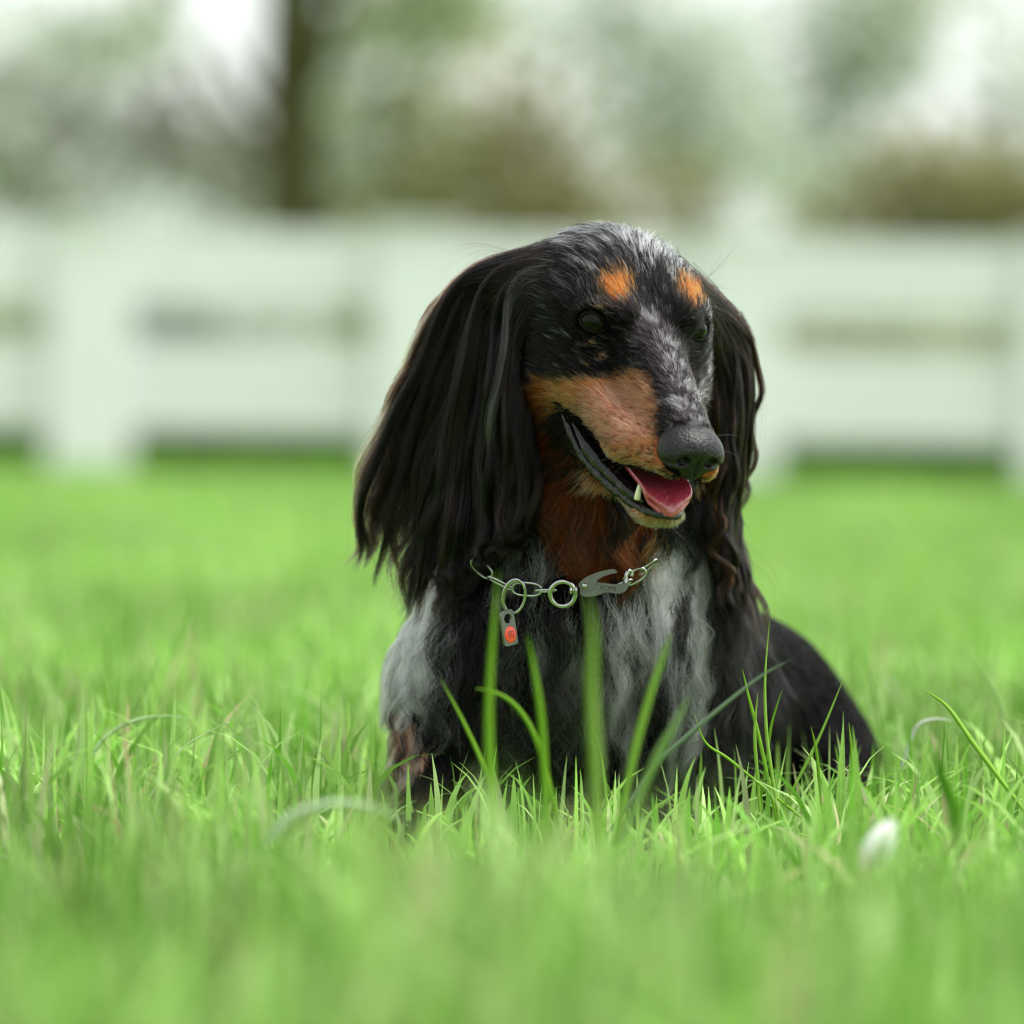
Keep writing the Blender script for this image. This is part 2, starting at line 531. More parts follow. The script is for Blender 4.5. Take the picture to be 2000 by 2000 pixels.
EYE_C = (-9.5, 26.5, -3.2); EYE_R = 10.0       # eyeballs, mirrored
LIP_F = [-40, 0, 17, 29, 45, 58, 66, 78, 86, 93, 130]
LIP_U = [-48, -50.5, -51.5, -53, -56, -56, -54.5, -51, -48, -43, -36]     # upper lip margin
LOW_F = [-40, 0, 11, 24, 46, 60, 77, 84, 130]
LOW_U = [-44, -51.5, -57.5, -67, -72, -73.5, -70, -66, -60]               # lower lip margin
def head_sdf(q):
    p = q
    s = [q[0], np.abs(q[1]), q[2]]             # mirrored half
    d = ell(p, (-50, 0, -7.5), (52, 42, 25.5))                       # braincase
    d = smin(d, ell(s, (-34, 24, -10), (34, 20, 24)), 12)         # temples
    d = smin(d, ell(s, (-12, 17, 6), (20, 13, 10)), 12)           # brow ridges
    d = smin(d, cone(p, (-8, 0, -20), (68, 0, -32), 23, 14), 14)   # muzzle
    d = smin(d, cone(p, (0, 0, -7), (68, 0, -24.5), 12, 8.0), 10)  # nasal bridge
    d = smin(d, cone(s, (6, 22, -38), (46, 15.5, -45), 13, 12), 8)  # upper lips
    d = smin(d, cone(s, (46, 15.5, -45), (80, 8.0, -39.5), 12, 8.5), 8)
    d = smin(d, ell(s, (-16, 30, -34), (24, 15, 20)), 12)         # cheeks
    d = smin(d, ell(s, (-38, 29, -42), (26, 18, 26)), 12)         # jaw muscle
    j = cone(p, (-24, 0, -60), (62, 0, -72), 21, 8.5)             # lower jaw, hinged open
    j = smin(j, cone(s, (-12, 26, -60), (62, 7.5, -73), 9, 6.5), 8)
    up = p[2] - np.interp(p[0], LIP_F, LIP_U).astype(np.float32)
    lo = p[2] - np.interp(p[0], LOW_F, LOW_U).astype(np.float32)
    head = smin(d, j, 6)
    wedge = np.maximum(np.maximum(up, -lo) * .8, -1 - p[0])
    head = smax(head, -wedge, 2.5)
    head = smax(head, -ell(p, (40, 0, -57), (42, 13, 10)), 3.0)   # mouth cavity
    e = np.sqrt((s[0] - EYE_C[0]) ** 2 + (s[1] - EYE_C[1]) ** 2 + (s[2] - EYE_C[2]) ** 2)
    head = smin(head, e - 11.0, 5)                                # lids swell over the ball
    head = smax(head, -(np.sqrt((s[0] - EYE_C[0] - 10.9) ** 2 + (s[1] - EYE_C[1] - 5.4) ** 2 + ((s[2] - EYE_C[2] - 3.0) * 1.28) ** 2) - 10.1), 1.5)
    return head

def body_sdf(p):
    hx = lambda *a: h2w(a)
    d = cone(p, hx(-52, 0, -16), (.030, .045, .150), .044, .050)             # neck
    d = smin(d, cone(p, hx(-30, 0, -62), (.034, .005, .135), .024, .034), .03)  # throat
    d = smin(d, cone(p, hx(-48, 30, -42), (.082, .045, .140), .026, .034), .03)  # ruff on the dog's left
    d = smin(d, ell(p, (.022, .045, .095), (.070, .070, .080)), .035)       # chest
    d = smin(d, ell(p, (-.010, .045, .092), (.032, .050, .068)), .03)       # dog's right shoulder
    d = smin(d, ell(p, (.072, .065, .090), (.036, .055, .070)), .03)        # dog's left shoulder
    d = smin(d, cone(p, (.042, .08, .090), (.136, .245, .058), .072, .055), .03)  # trunk
    d = smin(d, ell(p, (.152, .275, .034), (.060, .080, .046)), .025)
    d = smin(d, ell(p, (.186, .235, .022), (.030, .055, .030)), .02)       # haunch
    d = smin(d, ell(p, (.070, .290, .036), (.050, .080, .042)), .025)
    for sx, y0 in ((-.042, .010), (.080, .035)):
        d = smin(d, cone(p, (sx + .006, y0 + .02, .085), (sx, y0, .030), .030, .018), .02)
        d = smin(d, cone(p, (sx, y0, .030), (sx, y0 - .012, .012), .018, .016), .012)
        d = smin(d, ell(p, (sx, y0 - .028, .011), (.021, .030, .012)), .010)
    for sx in (.196, .085):                                                 # hind feet
        d = smin(d, ell(p, (sx, .195, .012), (.018, .036, .013)), .010)
    d = smin(d, cone(p, (.115, .345, .03), (.10, .46, .012), .018, .007), .02)  # tail
    return d

def axis(lo, a, b, hi, fine, coarse):
    l = np.arange(lo, a, coarse); m = np.arange(a, b, fine); r = np.arange(b, hi + coarse, coarse)
    return np.concatenate([l, m, r]).astype(np.float32)

FINE = .0016
xs = axis(-.115, -.005, .135, .235, FINE, .0045)
ys = axis(-.160, -.150, .030, .480, FINE, .0060)
zs = axis(-.006, .150, .340, .352, FINE, .0040)
GX, GY, GZ = np.meshgrid(xs, ys, zs, indexing='ij')
S = body_sdf([GX, GY, GZ])
# head only inside its own box
hi = np.where((xs > -.06) & (xs < .17))[0]; hj = np.where(ys < .075)[0]; hk = np.where(zs > .125)[0]
sl = (slice(hi[0], hi[-1] + 1), slice(hj[0], hj[-1] + 1), slice(hk[0], hk[-1] + 1))
q = np.stack([GX[sl] - HO[0], GY[sl] - HO[1], GZ[sl] - HO[2]], -1).astype(np.float32) @ (HR * 1000).astype(np.float32)
HS = head_sdf([q[..., 0], q[..., 1], q[..., 2]]) * .001
S[sl] = smin(S[sl], HS, .014)
del GX, GY, GZ, q, HS
DV, DF = surface_nets(xs, ys, zs, S)

# fit the resolution of the nose leather
def small_sdf(f, lo, hi, h):
    ax = [np.arange(lo[i], hi[i] + h, h).astype(np.float32) for i in range(3)]
    g = np.meshgrid(*ax, indexing='ij')
    return surface_nets(*ax, f(g))

def nose_sdf(q):
    s = [q[0], np.abs(q[1]), q[2]]
    d = ell(q, (78.5, 0, -29.5), (14.5, 15.6, 10.6))
    d = smin(d, ell(s, (81, 8.5, -33), (11, 9, 8)), 4)            # wings
    d = smin(d, ell(q, (82, 0, -40), (9.5, 8, 6)), 4)            # philtrum pad
    d = smax(d, -ell(s, (93, 7.6, -33.6), (6, 3.6, 3.4)), 1.6)    # nostrils
    d = smax(d, -cone(s, (93, 8.5, -35), (84, 18, -36.5), 2.0, 1.2), 1.4)
    d = smax(d, -ell(q, (95, 0, -38), (5, .7, 9)), 1.0)           # groove
    return d

BVH = BVHTree.FromPolygons([tuple(v) for v in DV], [tuple(int(i) for i in f) for f in DF])
def skin_y(x, y, default):
    """world-y of the skin under a photo pixel"""
    d = px(x, y, 0) - CO; d /= np.linalg.norm(d)
    hit = BVH.ray_cast(Vector(CO), Vector(d))
    return hit[0][1] if hit[0] is not None else default

# ------------------------------------------------------------------ coat colours
BLACK = (.0030, .0024, .0027); SOOT = (.013, .010, .011); GREY = (.080, .074, .082); SILVER = (.60, .59, .62)
TAN = (.49, .145, .045); ORANGE = (.35, .070, .011); PINKTAN = (.53, .190, .110); CREAM = (.58, .33, .20)
RUST = (.11, .024, .006); BROWN = (.070, .028, .016); DARKBROWN = (.020, .0105, .0085)

P_TAN = [(1071, 743), (1138, 739), (1182, 739), (1206, 733), (1246, 723), (1266, 726), (1280, 753), (1286, 783), (1286, 817),
         (1284, 850), (1284, 883), (1298, 913), (1330, 942), (1340, 965), (1250, 965), (1190, 930), (1140, 880), (1112, 830), (1090, 812), (1074, 806)]
P_PINK = [(1130, 770), (1190, 752), (1262, 735), (1278, 765), (1284, 830), (1275, 860), (1200, 872), (1150, 850), (1120, 805)]
P_TANL = [(1392, 775), (1425, 830), (1430, 925), (1370, 960), (1345, 945), (1395, 905), (1408, 870)]
P_CORNER = [(1080, 798), (1112, 800), (1128, 835), (1112, 862), (1092, 850), (1080, 825)]
P_CHEEK = [(1016, 755), (1071, 743), (1076, 806), (1086, 850), (1050, 880), (1020, 820)]
P_BROWR = [(1170, 556), (1188, 538), (1215, 532), (1237, 543), (1240, 575), (1224, 592), (1202, 594), (1182, 577)]
P_BROWL = [(1322, 543), (1345, 543), (1367, 556), (1383, 575), (1373, 592), (1358, 604), (1338, 585)]
P_THROAT = [(1010, 840), (1090, 850), (1150, 930), (1210, 1005), (1320, 1040), (1290, 1075), (1262, 1120), (1150, 1150), (1075, 1105), (1035, 1010)]
P_CHIN = [(1128, 900), (1165, 930), (1210, 960), (1262, 980), (1325, 980), (1345, 950), (1380, 955), (1365, 1035), (1300, 1050), (1240, 1045), (1180, 1010), (1136, 955)]
P_BRIDGE = [(1230, 600), (1300, 615), (1352, 680), (1385, 755), (1412, 830), (1385, 840), (1300, 845), (1292, 790), (1280, 735), (1262, 700), (1240, 660)]
P_STREAK = [(1280, 660), (1300, 668), (1322, 712), (1336, 742), (1368, 756), (1374, 782), (1352, 792), (1342, 765), (1322, 752), (1304, 722)]
P_CROWN = [(1100, 440), (1180, 430), (1300, 440), (1360, 490), (1400, 560), (1385, 575), (1340, 540), (1290, 520), (1240, 505), (1170, 485), (1100, 490)]
P_TEMPLE = [(1382, 585), (1410, 600), (1415, 690), (1400, 745), (1378, 768), (1374, 740), (1392, 690), (1390, 640)]
P_FLECK = [[(1143, 668), (1162, 664), (1164, 676), (1146, 682)], [(1160, 596), (1184, 592), (1188, 604), (1166, 606)],
           [(1140, 708), (1154, 706), (1154, 716), (1142, 718)], [(1170, 690), (1190, 682), (1186, 700), (1170, 706)]]
P_SHOULDER = [(760, 1165), (830, 1110), (874, 1105), (886, 1165), (878, 1252), (850, 1303), (862, 1354), (858, 1412), (822, 1388), (780, 1400),
              (725, 1371), (740, 1317), (760, 1238), (740, 1194)]
P_TUFT = [(1285, 1050), (1337, 1060), (1380, 1090), (1392, 1174), (1372, 1216), (1368, 1282), (1390, 1350), (1337, 1390), (1300, 1275), (1276, 1187), (1268, 1112)]
P_LEG = [(715, 1395), (798, 1400), (812, 1444), (838, 1490), (800, 1540), (760, 1600), (700, 1600), (700, 1470)]

def coat(P, N, head, jit, rnd, chest_noise):
    """coat colour at surface points, throat darkened for jaw shade; markings mirrored onto the far side of the head"""
    Q = P.copy()
    h = w2h(P)
    away = head & (((CO - P) * N).sum(1) < 0)
    hm = h[away].copy(); hm[:, 1] = -np.abs(hm[:, 1])
    Q[away] = HO + (hm * .001) @ HR.T
    q = proj(Q) + jit
    n = len(P)
    C = np.tile(np.array(BLACK), (n, 1))
    r1, r2 = rnd[:, 0], rnd[:, 1]
    def put(m, col, amt=.2):
        C[m] = np.array(col) * (1 + amt * (r2[m, None] * 2 - 1))
    H = head
    put(H & (r1 < .09), GREY); put(H & (r1 < .02), SILVER, .4)
    # salt-and-pepper forehead, frosted crown and temples
    fore = H & (q[:, 1] < 600) & (r1 < np.clip((575 - q[:, 1]) / 260, .05, .36))
    put(fore, SILVER, .35)
    put(H & inside(P_CROWN, q) & (r1 < .55), SILVER)
    put(H & inside(P_TEMPLE, q) & (r1 < .75), SILVER, .3)
    put(H & inside(P_BRIDGE, q), SOOT, .5)
    nz = vnoise(h, .16) * .6 + vnoise(h, .4) * .4
    b = H & inside(P_BRIDGE, q)
    put(b & (nz > .58 + .14 * (r1 - .5)), (.055, .050, .054), .5)
    put(b & (nz > .66 + .2 * (r1 - .5)), (.17, .16, .17), .5)
    put(H & inside(P_STREAK, q) & (r1 < .36), SILVER, .3)
    put(H & inside(P_THROAT, q), RUST, .6)  # rust coat, painted darker for the shade under the jaw
    put(H & inside(P_THROAT, q) & (r1 < .42), BLACK)
    put(H & inside(P_CHEEK, q), RUST, .5); put(H & inside(P_CHEEK, q) & (r1 < .45), ORANGE)
    t = H & inside(P_TAN, q)
    put(t, TAN, .5); put(t & inside(P_PINK, q), PINKTAN, .5); put(t & (r1 > .95), BROWN, .4)
    put(H & inside(P_TANL, q), TAN, .25)
    put(t & (q[:, 1] > 880) & (r1 < .5), CREAM, .3)
    sp = t & (q[:, 1] > 850) & (vnoise(h, .55) > .80)
    put(sp, DARKBROWN)
    put(H & inside(P_CHIN, q), (.56, .20, .11), .3); put(H & inside(P_CHIN, q) & (r1 < .5), (.72, .40, .28), .3)
    put(H & inside(P_CORNER, q), BLACK)
    ed = np.sqrt(((h[:, 0] - EYE_C[0]) / 1.0) ** 2 + ((np.abs(h[:, 1]) - EYE_C[1]) / 1.0) ** 2 + ((h[:, 2] - EYE_C[2]) / .8) ** 2)
    put(H & (ed < 14.5), BLACK)
    for pl in (P_BROWR, P_BROWL):
        put(H & inside(pl, q + .25 * jit), ORANGE, .35)
    for pl in P_FLECK: put(H & inside(pl, q), CREAM, .3)
    B = ~head
    cn = chest_noise
    chest = B & (q[:, 0] < 1395) & (q[:, 1] > 1050)
    put(chest, BLACK, .3)
    put(chest & (cn > .33) & (r1 < .85), GREY, .4)
    put(chest & (cn > .43) & (r1 < .78), SILVER, .4)
    put(chest & (q[:, 0] > 880) & (q[:, 0] < 950) & (r1 < .85), BLACK)
    low = chest & (q[:, 1] > 1400) & (r1 < np.clip((q[:, 1] - 1380) / 160, 0, .93))
    put(low, BLACK)
    put(B & inside(P_SHOULDER, q) & (r1 < .74), SILVER, .25)
    put(B & inside(P_TUFT, q) & (r1 < .72), SILVER, .3)
    put(B & inside(P_LEG, q), (.74, .42, .29), .3); put(B & inside(P_LEG, q) & (r1 < .16), DARKBROWN)
    th = B & inside(P_THROAT, q)  # lower throat, its rust darkened by the same painted jaw shade
    put(th, RUST, .6); put(th & (r1 < .42), BLACK); put(th & (r1 > .72) & (q[:, 1] > 1000), ORANGE)
    return C

# ------------------------------------------------------------------ dog: root, skin, small parts
dog = empty('dog', (.03, .05, 0))
tag(dog, 'long haired black and silver dappled dachshund with tan muzzle sitting in grass', 'dog')

skin_mat = tone_mat('dog_skin', rough=.9, spec=.03)
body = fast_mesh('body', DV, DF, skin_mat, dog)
VN = np.zeros(len(DV) * 3, np.float32); body.data.vertices.foreach_get('normal', VN); VN = VN.reshape(-1, 3).astype(float)

def head_mask(P):
    h = w2h(P)
    return (h[:, 0] > -82) & ((h[:, 2] > -64) | (h[:, 0] > -12)) & (h[:, 2] > -92) & (np.abs(h[:, 1]) < 62) & (P[:, 2] > .150)

def mouth_mask(P):
    h = w2h(P)
    up = np.interp(h[:, 0], LIP_F, LIP_U); lo = np.interp(h[:, 0], LOW_F, LOW_U)
    return (h[:, 0] > -1) & (h[:, 0] < 96) & (h[:, 2] < up + 1.2) & (h[:, 2] > lo - .8)

hd = head_mask(DV)
cn = vnoise(DV, 60) * .6 + vnoise(DV, 140) * .4
hloc0 = w2h(DV)
SC = coat(DV, VN, hd, np.zeros((len(DV), 2)), np.full((len(DV), 2), .5), np.zeros(len(DV))) * .5  # coat tone darkened: self-shadow between hairs painted into the skin
up_v = np.interp(hloc0[:, 0], LIP_F, LIP_U); lo_v = np.interp(hloc0[:, 0], LOW_F, LOW_U)
def inner_mask(P, N):
    h = w2h(P); u_ = np.interp(h[:, 0], LIP_F, LIP_U); l_ = np.interp(h[:, 0], LOW_F, LOW_U)
    wd_ = np.interp(h[:, 0], [-8, 0, 20, 40, 60, 80], [34, 33, 28, 21, 13, 5])
    return (h[:, 0] > -10) & (h[:, 0] < 92) & (h[:, 2] < u_ + 9) & (h[:, 2] > l_ - 3) & ((N @ Uv < -.55) & (h[:, 2] > l_ + 1) | (np.abs(h[:, 1]) < wd_))
inner = (hloc0[:, 0] > -12) & (hloc0[:, 0] < 92) & (hloc0[:, 2] < up_v + 10) & (hloc0[:, 2] > lo_v - 3) & ((VN @ Uv < -.35) | (np.abs(hloc0[:, 1]) < np.interp(hloc0[:, 0], [-8, 0, 20, 40, 60, 80], [34, 33, 28, 21, 13, 5])) | mouth_mask(DV))
SC[inner & (hloc0[:, 2] > -90)] = (.010, .006, .006)
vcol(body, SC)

nose_mat = plain('nose_leather', (.0035, .0028, .003), .32, spec=.34, bump=(650, .9, .0009), noise=(160, .35))
V, Q = small_sdf(nose_sdf, (58, -22, -52), (98, 22, -12), .55)
fast_mesh('nose', h2w(V), Q, nose_mat, dog)

eye_mat = tone_mat('eye_wet', rough=.015, spec=.14)
lid_mat = plain('eyelid_skin', (.005, .004, .004), .6, spec=.08)
for sg in (-1, 1):
    c = np.array([EYE_C[0], sg * EYE_C[1], EYE_C[2]])
    look = np.array([.87, sg * .43, .24]); look /= np.linalg.norm(look)
    V = []; n1, n2 = 24, 36
    bx = np.cross(look, [0, 0, 1]); bx /= np.linalg.norm(bx); bz = np.cross(bx, look)
    for i in range(n1 + 1):
        a = math.pi * i / n1
        rr = EYE_R * (1 + .05 * math.exp(-(a / .5) ** 2))          # corneal bulge
        for k in range(n2):
            b = 2 * math.pi * k / n2
            V.append(c + rr * (math.cos(a) * look + math.sin(a) * (math.cos(b) * bx + math.sin(b) * bz)))
    Fc = [(i * n2 + k, i * n2 + (k + 1) % n2, (i + 1) * n2 + (k + 1) % n2, (i + 1) * n2 + k) for i in range(n1) for k in range(n2)]
    eye = mesh_obj('eye', h2w(V), Fc, eye_mat, dog)
    tone = []
    for i in range(n1 + 1):
        a = math.pi * i / n1
        col = (.002, .002, .002) if a < .30 else (.008, .004, .0025) if a < .66 else (.004, .003, .003) if a < .85 else (.03, .025, .024)
        tone += [col] * n2
    vcol(eye, tone)
    # almond rim lying on the ball
    ring = []
    for k in range(48):
        b = 2 * math.pi * k / 48
        ax, az = .80 * math.cos(b), (.50 if math.sin(b) > 0 else .44) * math.sin(b) * (1 - .12 * math.cos(b) * sg)
        az += .06 * math.cos(b) * -sg
        d = look + math.tan(ax) * bx + math.tan(az) * bz; d /= np.linalg.norm(d)
        ring.append(c + d * (EYE_R + .5))
    V, Fc = tube(h2w(ring), .0006, 10, closed=True)
    lid = mesh_obj('eyelid', V, Fc, lid_mat, eye)

# mouth: tongue, gum, lips, teeth
tongue_mat = plain('tongue', (.36, .034, .062), .30, spec=.6, noise=(120, .35), bump=(420, .8, .0012), sss=.12, coat=.9)
path = catmull([(6, 0, -60), (30, 0, -62), (52, 0, -62.5), (66, 0, -62.8), (74, 0, -65.5), (77.5, 0, -69.5)], 26)
V = []; nu = 17
for i, p in enumerate(path):
    t = i / (len(path) - 1)
    w = np.interp(t, [0, .3, .6, .8, .92, 1], [15, 15, 14.5, 13.5, 12, 9.0])
    for k in range(nu):
        u = k / (nu - 1) * 2 - 1
        up_ = 3.2 * u * u - .5 * math.exp(-(u / .15) ** 2)
        V.append((p[0] - 8.0 * u * u * t ** 2, p[1] + u * w, p[2] + up_ + 1.2))
top = len(V)
V += [(a, b * .97, c2 - 3.6) for a, b, c2 in V[:top]]
Fc = []
for i in range(len(path) - 1):
    for k in range(nu - 1):
        a = i * nu + k
        Fc.append((a, a + 1, a + nu + 1, a + nu)); Fc.append((top + a, top + a + nu, top + a + nu + 1, top + a + 1))
for i in range(len(path) - 1):
    for k in (0, nu - 1):
        a = i * nu + k; f = (a, a + nu, top + a + nu, top + a); Fc.append(f if k == 0 else f[::-1])
for k in range(nu - 1):
    a = (len(path) - 1) * nu + k; Fc.append((a, a + 1, top + a + 1, top + a))
    Fc.append((k + 1, k, top + k, top + k + 1))
tongue = mesh_obj('tongue', h2w(V), Fc, tongue_mat, dog)
sub = tongue.modifiers.new('round', 'SUBSURF'); sub.levels = sub.render_levels = 1

lip_mat = plain('wet_lip', (.006, .0045, .005), .16, spec=.40, noise=(200, .4), bump=(300, 1.0, .0024), coat=.15)
tooth_mat = plain('tooth', (.78, .72, .58), .25, spec=.5)
half = [(2, 37, -51.5), (11, 35.0, -56.5), (24, 29.5, -65.5), (38, 23.0, -70.0), (52, 16.5, -72.3), (64, 11.0, -73.0), (73, 5.5, -71.5)]
pts = catmull([(a, -b, c2) for a, b, c2 in half] + [(75.5, 0, -71)] + half[::-1], 80)
tt_ = np.abs(np.linspace(-1, 1, 80)); kk_ = np.arange(80)
rr = np.interp(tt_, [0, .2, .5, .85, 1], [1.9, 2.2, 2.6, 1.7, .7]) * (1 + .22 * np.sin(kk_ * 1.9) * np.sin(kk_ * .63))
V, Fc = tube(h2w(pts), rr * .001, 12)
mesh_obj('lower_lip', V, Fc, lip_mat, dog)
fold_mat = plain('wet_lip_fold', (.006, .0045, .005), .20, spec=.34, noise=(260, .5), bump=(160, .8, .0012), coat=.08)
for sg in (-1, 1):                                  # fleshy inner fold of the lower lip
    fp = catmull([(7, sg * 32.5, -53.5), (18, sg * 29.0, -59.0), (30, sg * 24.0, -64.0), (44, sg * 17.8, -67.3), (55, sg * 14.0, -69.0), (64, sg * 9.5, -69.8)], 40)
    fr_ = np.interp(np.linspace(0, 1, 40), [0, .3, .75, 1], [1.6, 4.0, 3.6, 1.8]) * (1 + .10 * np.sin(np.arange(40) * .7) * np.sin(np.arange(40) * .33 + sg))
    V, Fc = tube(h2w(fp), fr_ * .001, 12)
    mesh_obj('lip_fold', V, Fc, fold_mat, dog)
for sg in (-1, 1):
    for f, l_, u0, hgt, r0 in ((62, 13.0, -69.0, 10.0, 1.8),):
        pth = [(f - .10 * hgt * k, sg * (l_ + .05 * hgt * k), u0 + hgt * k) for k in np.linspace(0, 1, 7)]
        V, Fc = tube(h2w(pth), [r0 * .001 * (1 - k ** 1.8 * .88) for k in np.linspace(0, 1, 7)], 10)
        mesh_obj('tooth', V, Fc, tooth_mat, dog)

# ------------------------------------------------------------------ fur
def sample_surface(n, weight):
    """area- and weight-proportional points on the body: positions, normals"""
    A, B, Cc, D = (DV[DF[:, k]] for k in range(4))
    tri = np.concatenate([np.stack([DF[:, 0], DF[:, 1], DF[:, 2]], 1), np.stack([DF[:, 0], DF[:, 2], DF[:, 3]], 1)])
    a, b, c = DV[tri[:, 0]], DV[tri[:, 1]], DV[tri[:, 2]]
    ar = np.linalg.norm(np.cross(b - a, c - a), axis=1) * weight[tri].mean(1)
    k = rng.choice(len(tri), n, p=ar / ar.sum())
    u = rng.random((n, 2)); f = u.sum(1) > 1; u[f] = 1 - u[f]
    P = a[k] + (b[k] - a[k]) * u[:, :1] + (c[k] - a[k]) * u[:, 1:]
    N = VN[tri[k, 0]] * (1 - u.sum(1))[:, None] + VN[tri[k, 1]] * u[:, :1] + VN[tri[k, 2]] * u[:, 1:]
    return P, N / np.linalg.norm(N, axis=1)[:, None]

def unit(v): return v / (np.linalg.norm(v, axis=-1, keepdims=True) + 1e-12)

def nearest(P, Cn):
    t = kdtree.KDTree(len(Cn))
    for i, c in enumerate(Cn): t.insert(c, i)
    t.balance()
    return np.array([t.find(p)[1] for p in P])

def strands(P, N, D, ln, k, lift, curv, grav, wave=0., wlen=.02, clumps=0, cstr=.7, cpow=1.3, frizz=0.0):
    """hair polylines from roots P along tangents D"""
    n = len(P); t = np.linspace(0, 1, k)[None, :, None]
    ln = np.broadcast_to(ln, (n,))[:, None, None]
    X = P[:, None] + ln * (D[:, None] * t + N[:, None] * (np.broadcast_to(lift, (n,))[:, None, None] * (t - .72 * t * t)))
    X = X - N[:, None] * (ln * t) ** 2 * curv
    X = X + np.array([0, 0, -1.]) * ln * t * t * grav
    side = unit(np.cross(N, D))
    ci = None
    if clumps:
        gi = rng.choice(n, clumps, replace=False)
        ci = nearest(P, P[gi]); g = gi[ci]
        ph = rng.random(clumps)[ci] * 6.28; am = (.5 + rng.random(clumps))[ci]; wl = wlen * (.75 + .6 * rng.random(clumps))[ci]
    else:
        ph = rng.random(n) * 6.28; am = .5 + rng.random(n); wl = np.full(n, wlen)
    if wave:
        s = ln * t
        w = np.sin(s / wl[:, None, None] * 6.28 + ph[:, None, None] + .5 * rng.normal(size=(n, 1, 1)))
        X = X + side[:, None] * w * (wave * am)[:, None, None] * np.minimum(1, t * 2.2)
        X = X + N[:, None] * np.sin(s / wl[:, None, None] * 5.1 + 2 * ph[:, None, None]) * (wave * .45 * am)[:, None, None] * t
    if clumps:
        wt = np.clip(cstr * (.55 + .7 * rng.random((n, 1, 1))), 0, .96) * t ** cpow
        tgt = X[g] + (P - P[g])[:, None] * .12
        X = X * (1 - wt) + tgt * wt
    if frizz:
        X = X + np.cumsum(rng.normal(0, frizz, X.shape), 1) * t
    return X, ci

hair_short = hair_mat('short_fur', .42, .55, ior=1.18)
hair_long = hair_mat('long_fur', .26, .40, ior=1.24)

toC = lambda P: unit(CO - P)
face = ((CO - DV) * VN).sum(1) / np.linalg.norm(CO - DV, axis=1)
seen = (face > -.5).astype(float)
hloc = w2h(DV)
mm = mouth_mask(DV)

def nose_near(h): return ((h[:, 0] - 81) / 15.5) ** 2 + (h[:, 1] / 18.5) ** 2 + ((h[:, 2] + 31) / 14.5) ** 2 < 1
def eye_near(h, r=1.0):
    look = np.array([.87, .43, .24]); look /= np.linalg.norm(look)
    s = np.stack([h[:, 0], np.abs(h[:, 1]), h[:, 2]], 1) - np.array(EYE_C)
    d = s @ look; bx = np.cross(look, [0, 0, 1]); bx /= np.linalg.norm(bx); bz = np.cross(bx, look)
    return (d > 3) & ((s @ bx / 9.0) ** 2 + (s @ bz / 5.8) ** 2 < r)

def head_fields(P, N):
    """comb direction (world) and coat length (m) on the head"""
    h = w2h(P); f, l, u = h.T; sg = np.sign(l) * np.clip(np.abs(l) / 10, 0, 1)
    d = np.zeros_like(h)
    d[:, 0] = -1
    # forehead and crown fan outwards to the ears; muzzle lies back and down
    wf = np.clip((u + 2) / 14, 0, 1) * np.clip((12 - f) / 20, 0, 1)
    ws = np.clip((-8 - f) / 20, 0, 1) * np.clip((22 - u) / 20, 0, 1)
    wm = np.clip((f - 2) / 14, 0, 1) * np.clip((-16 - u) / 10, 0, 1)
    wb = np.clip((f + 4) / 12, 0, 1) * np.clip((u + 26) / 10, 0, 1)
    d[:, 1] = sg * (.10 + .75 * np.clip((-25 - f) / 30, 0, 1) * wf + .55 * wb + .25 * ws)
    d[:, 2] = .85 * wf * np.clip((f + 30) / 25, 0, 1) - .22 * ws - .30 * wm - .55 * np.clip((-50 - u) / 15, 0, 1) * (f < 10)
    low = np.clip((-40 - u) / 20, 0, 1) * np.clip((10 - f) / 15, 0, 1)
    d[:, 2] -= .8 * low
    W = d @ HR.T
    W = W - N * (W * N).sum(1)[:, None]
    ln = np.interp(f, [-80, -45, -22, -5, 15, 45, 70, 90], [.020, .017, .012, .0085, .0072, .0056, .0042, .0026])
    ln = np.where(u > 8, np.interp(f, [-60, -30, -5, 10], [.015, .012, .0085, .006]), ln)
    ln = np.where((u < -40) & (f < 8), np.interp(f, [-40, -10, 8], [.020, .013, .006]), ln)
    ln = np.where((u < -60) & (f >= 8), .0055, ln)
    ed = np.sqrt((f - EYE_C[0]) ** 2 + (np.abs(l) - EYE_C[1]) ** 2 + (u - EYE_C[2]) ** 2)
    ln = np.where(ed < 15, np.minimum(ln, .0032 + .0003 * np.clip(ed - 11, 0, 9)), ln)
    return unit(W), ln, h

def lockrand(n, ci, share):
    # neighbouring hairs of one lock mostly share their colour
    r = rng.random((n, 2))
    if ci is not None:
        k = rng.random((ci.max() + 1, 2)); m = rng.random(n) < share
        r[m] = k[ci[m]]
    return r

# --- short face fur
wgt = np.where(hd & ~mm, seen, 0) * np.interp(hloc[:, 0], [-70, -25, -5, 30, 90], [.25, .6, 1.0, 1.25, 1.35])
FN = 95000
P, N = sample_surface(FN, wgt)
D, ln, h = head_fields(P, N)
ok = ~(nose_near(h) | eye_near(h) | mouth_mask(P) | inner_mask(P, N)) & head_mask(P)
P, N, D, ln, h = P[ok], N[ok], D[ok], ln[ok], h[ok]
D = unit(D + rng.normal(0, .13, D.shape)); ln = ln * (.6 + .6 * rng.random(len(P)))
X, ci = strands(P, N, D, ln, 5, np.where(h[:, 0] < 10, .24, .40), 3.0, .06, clumps=6000, cstr=.55, cpow=1.4, frizz=.00004)
# keep tips out of the mouth and off the nose and eyes
tip = w2h(X[:, -1]); keep = ~(mouth_mask(X[:, -1]) | nose_near(tip) | eye_near(tip, .8))
X, P, N, ci = X[keep], P[keep], N[keep], ci[keep]
Cc = coat(P, N, np.ones(len(P), bool), rng.normal(0, 7.0, (len(P), 2)), lockrand(len(P), ci, .6), np.zeros(len(P)))
hair_obj('face_fur', X, .00012, .00003, Cc, hair_short, body)

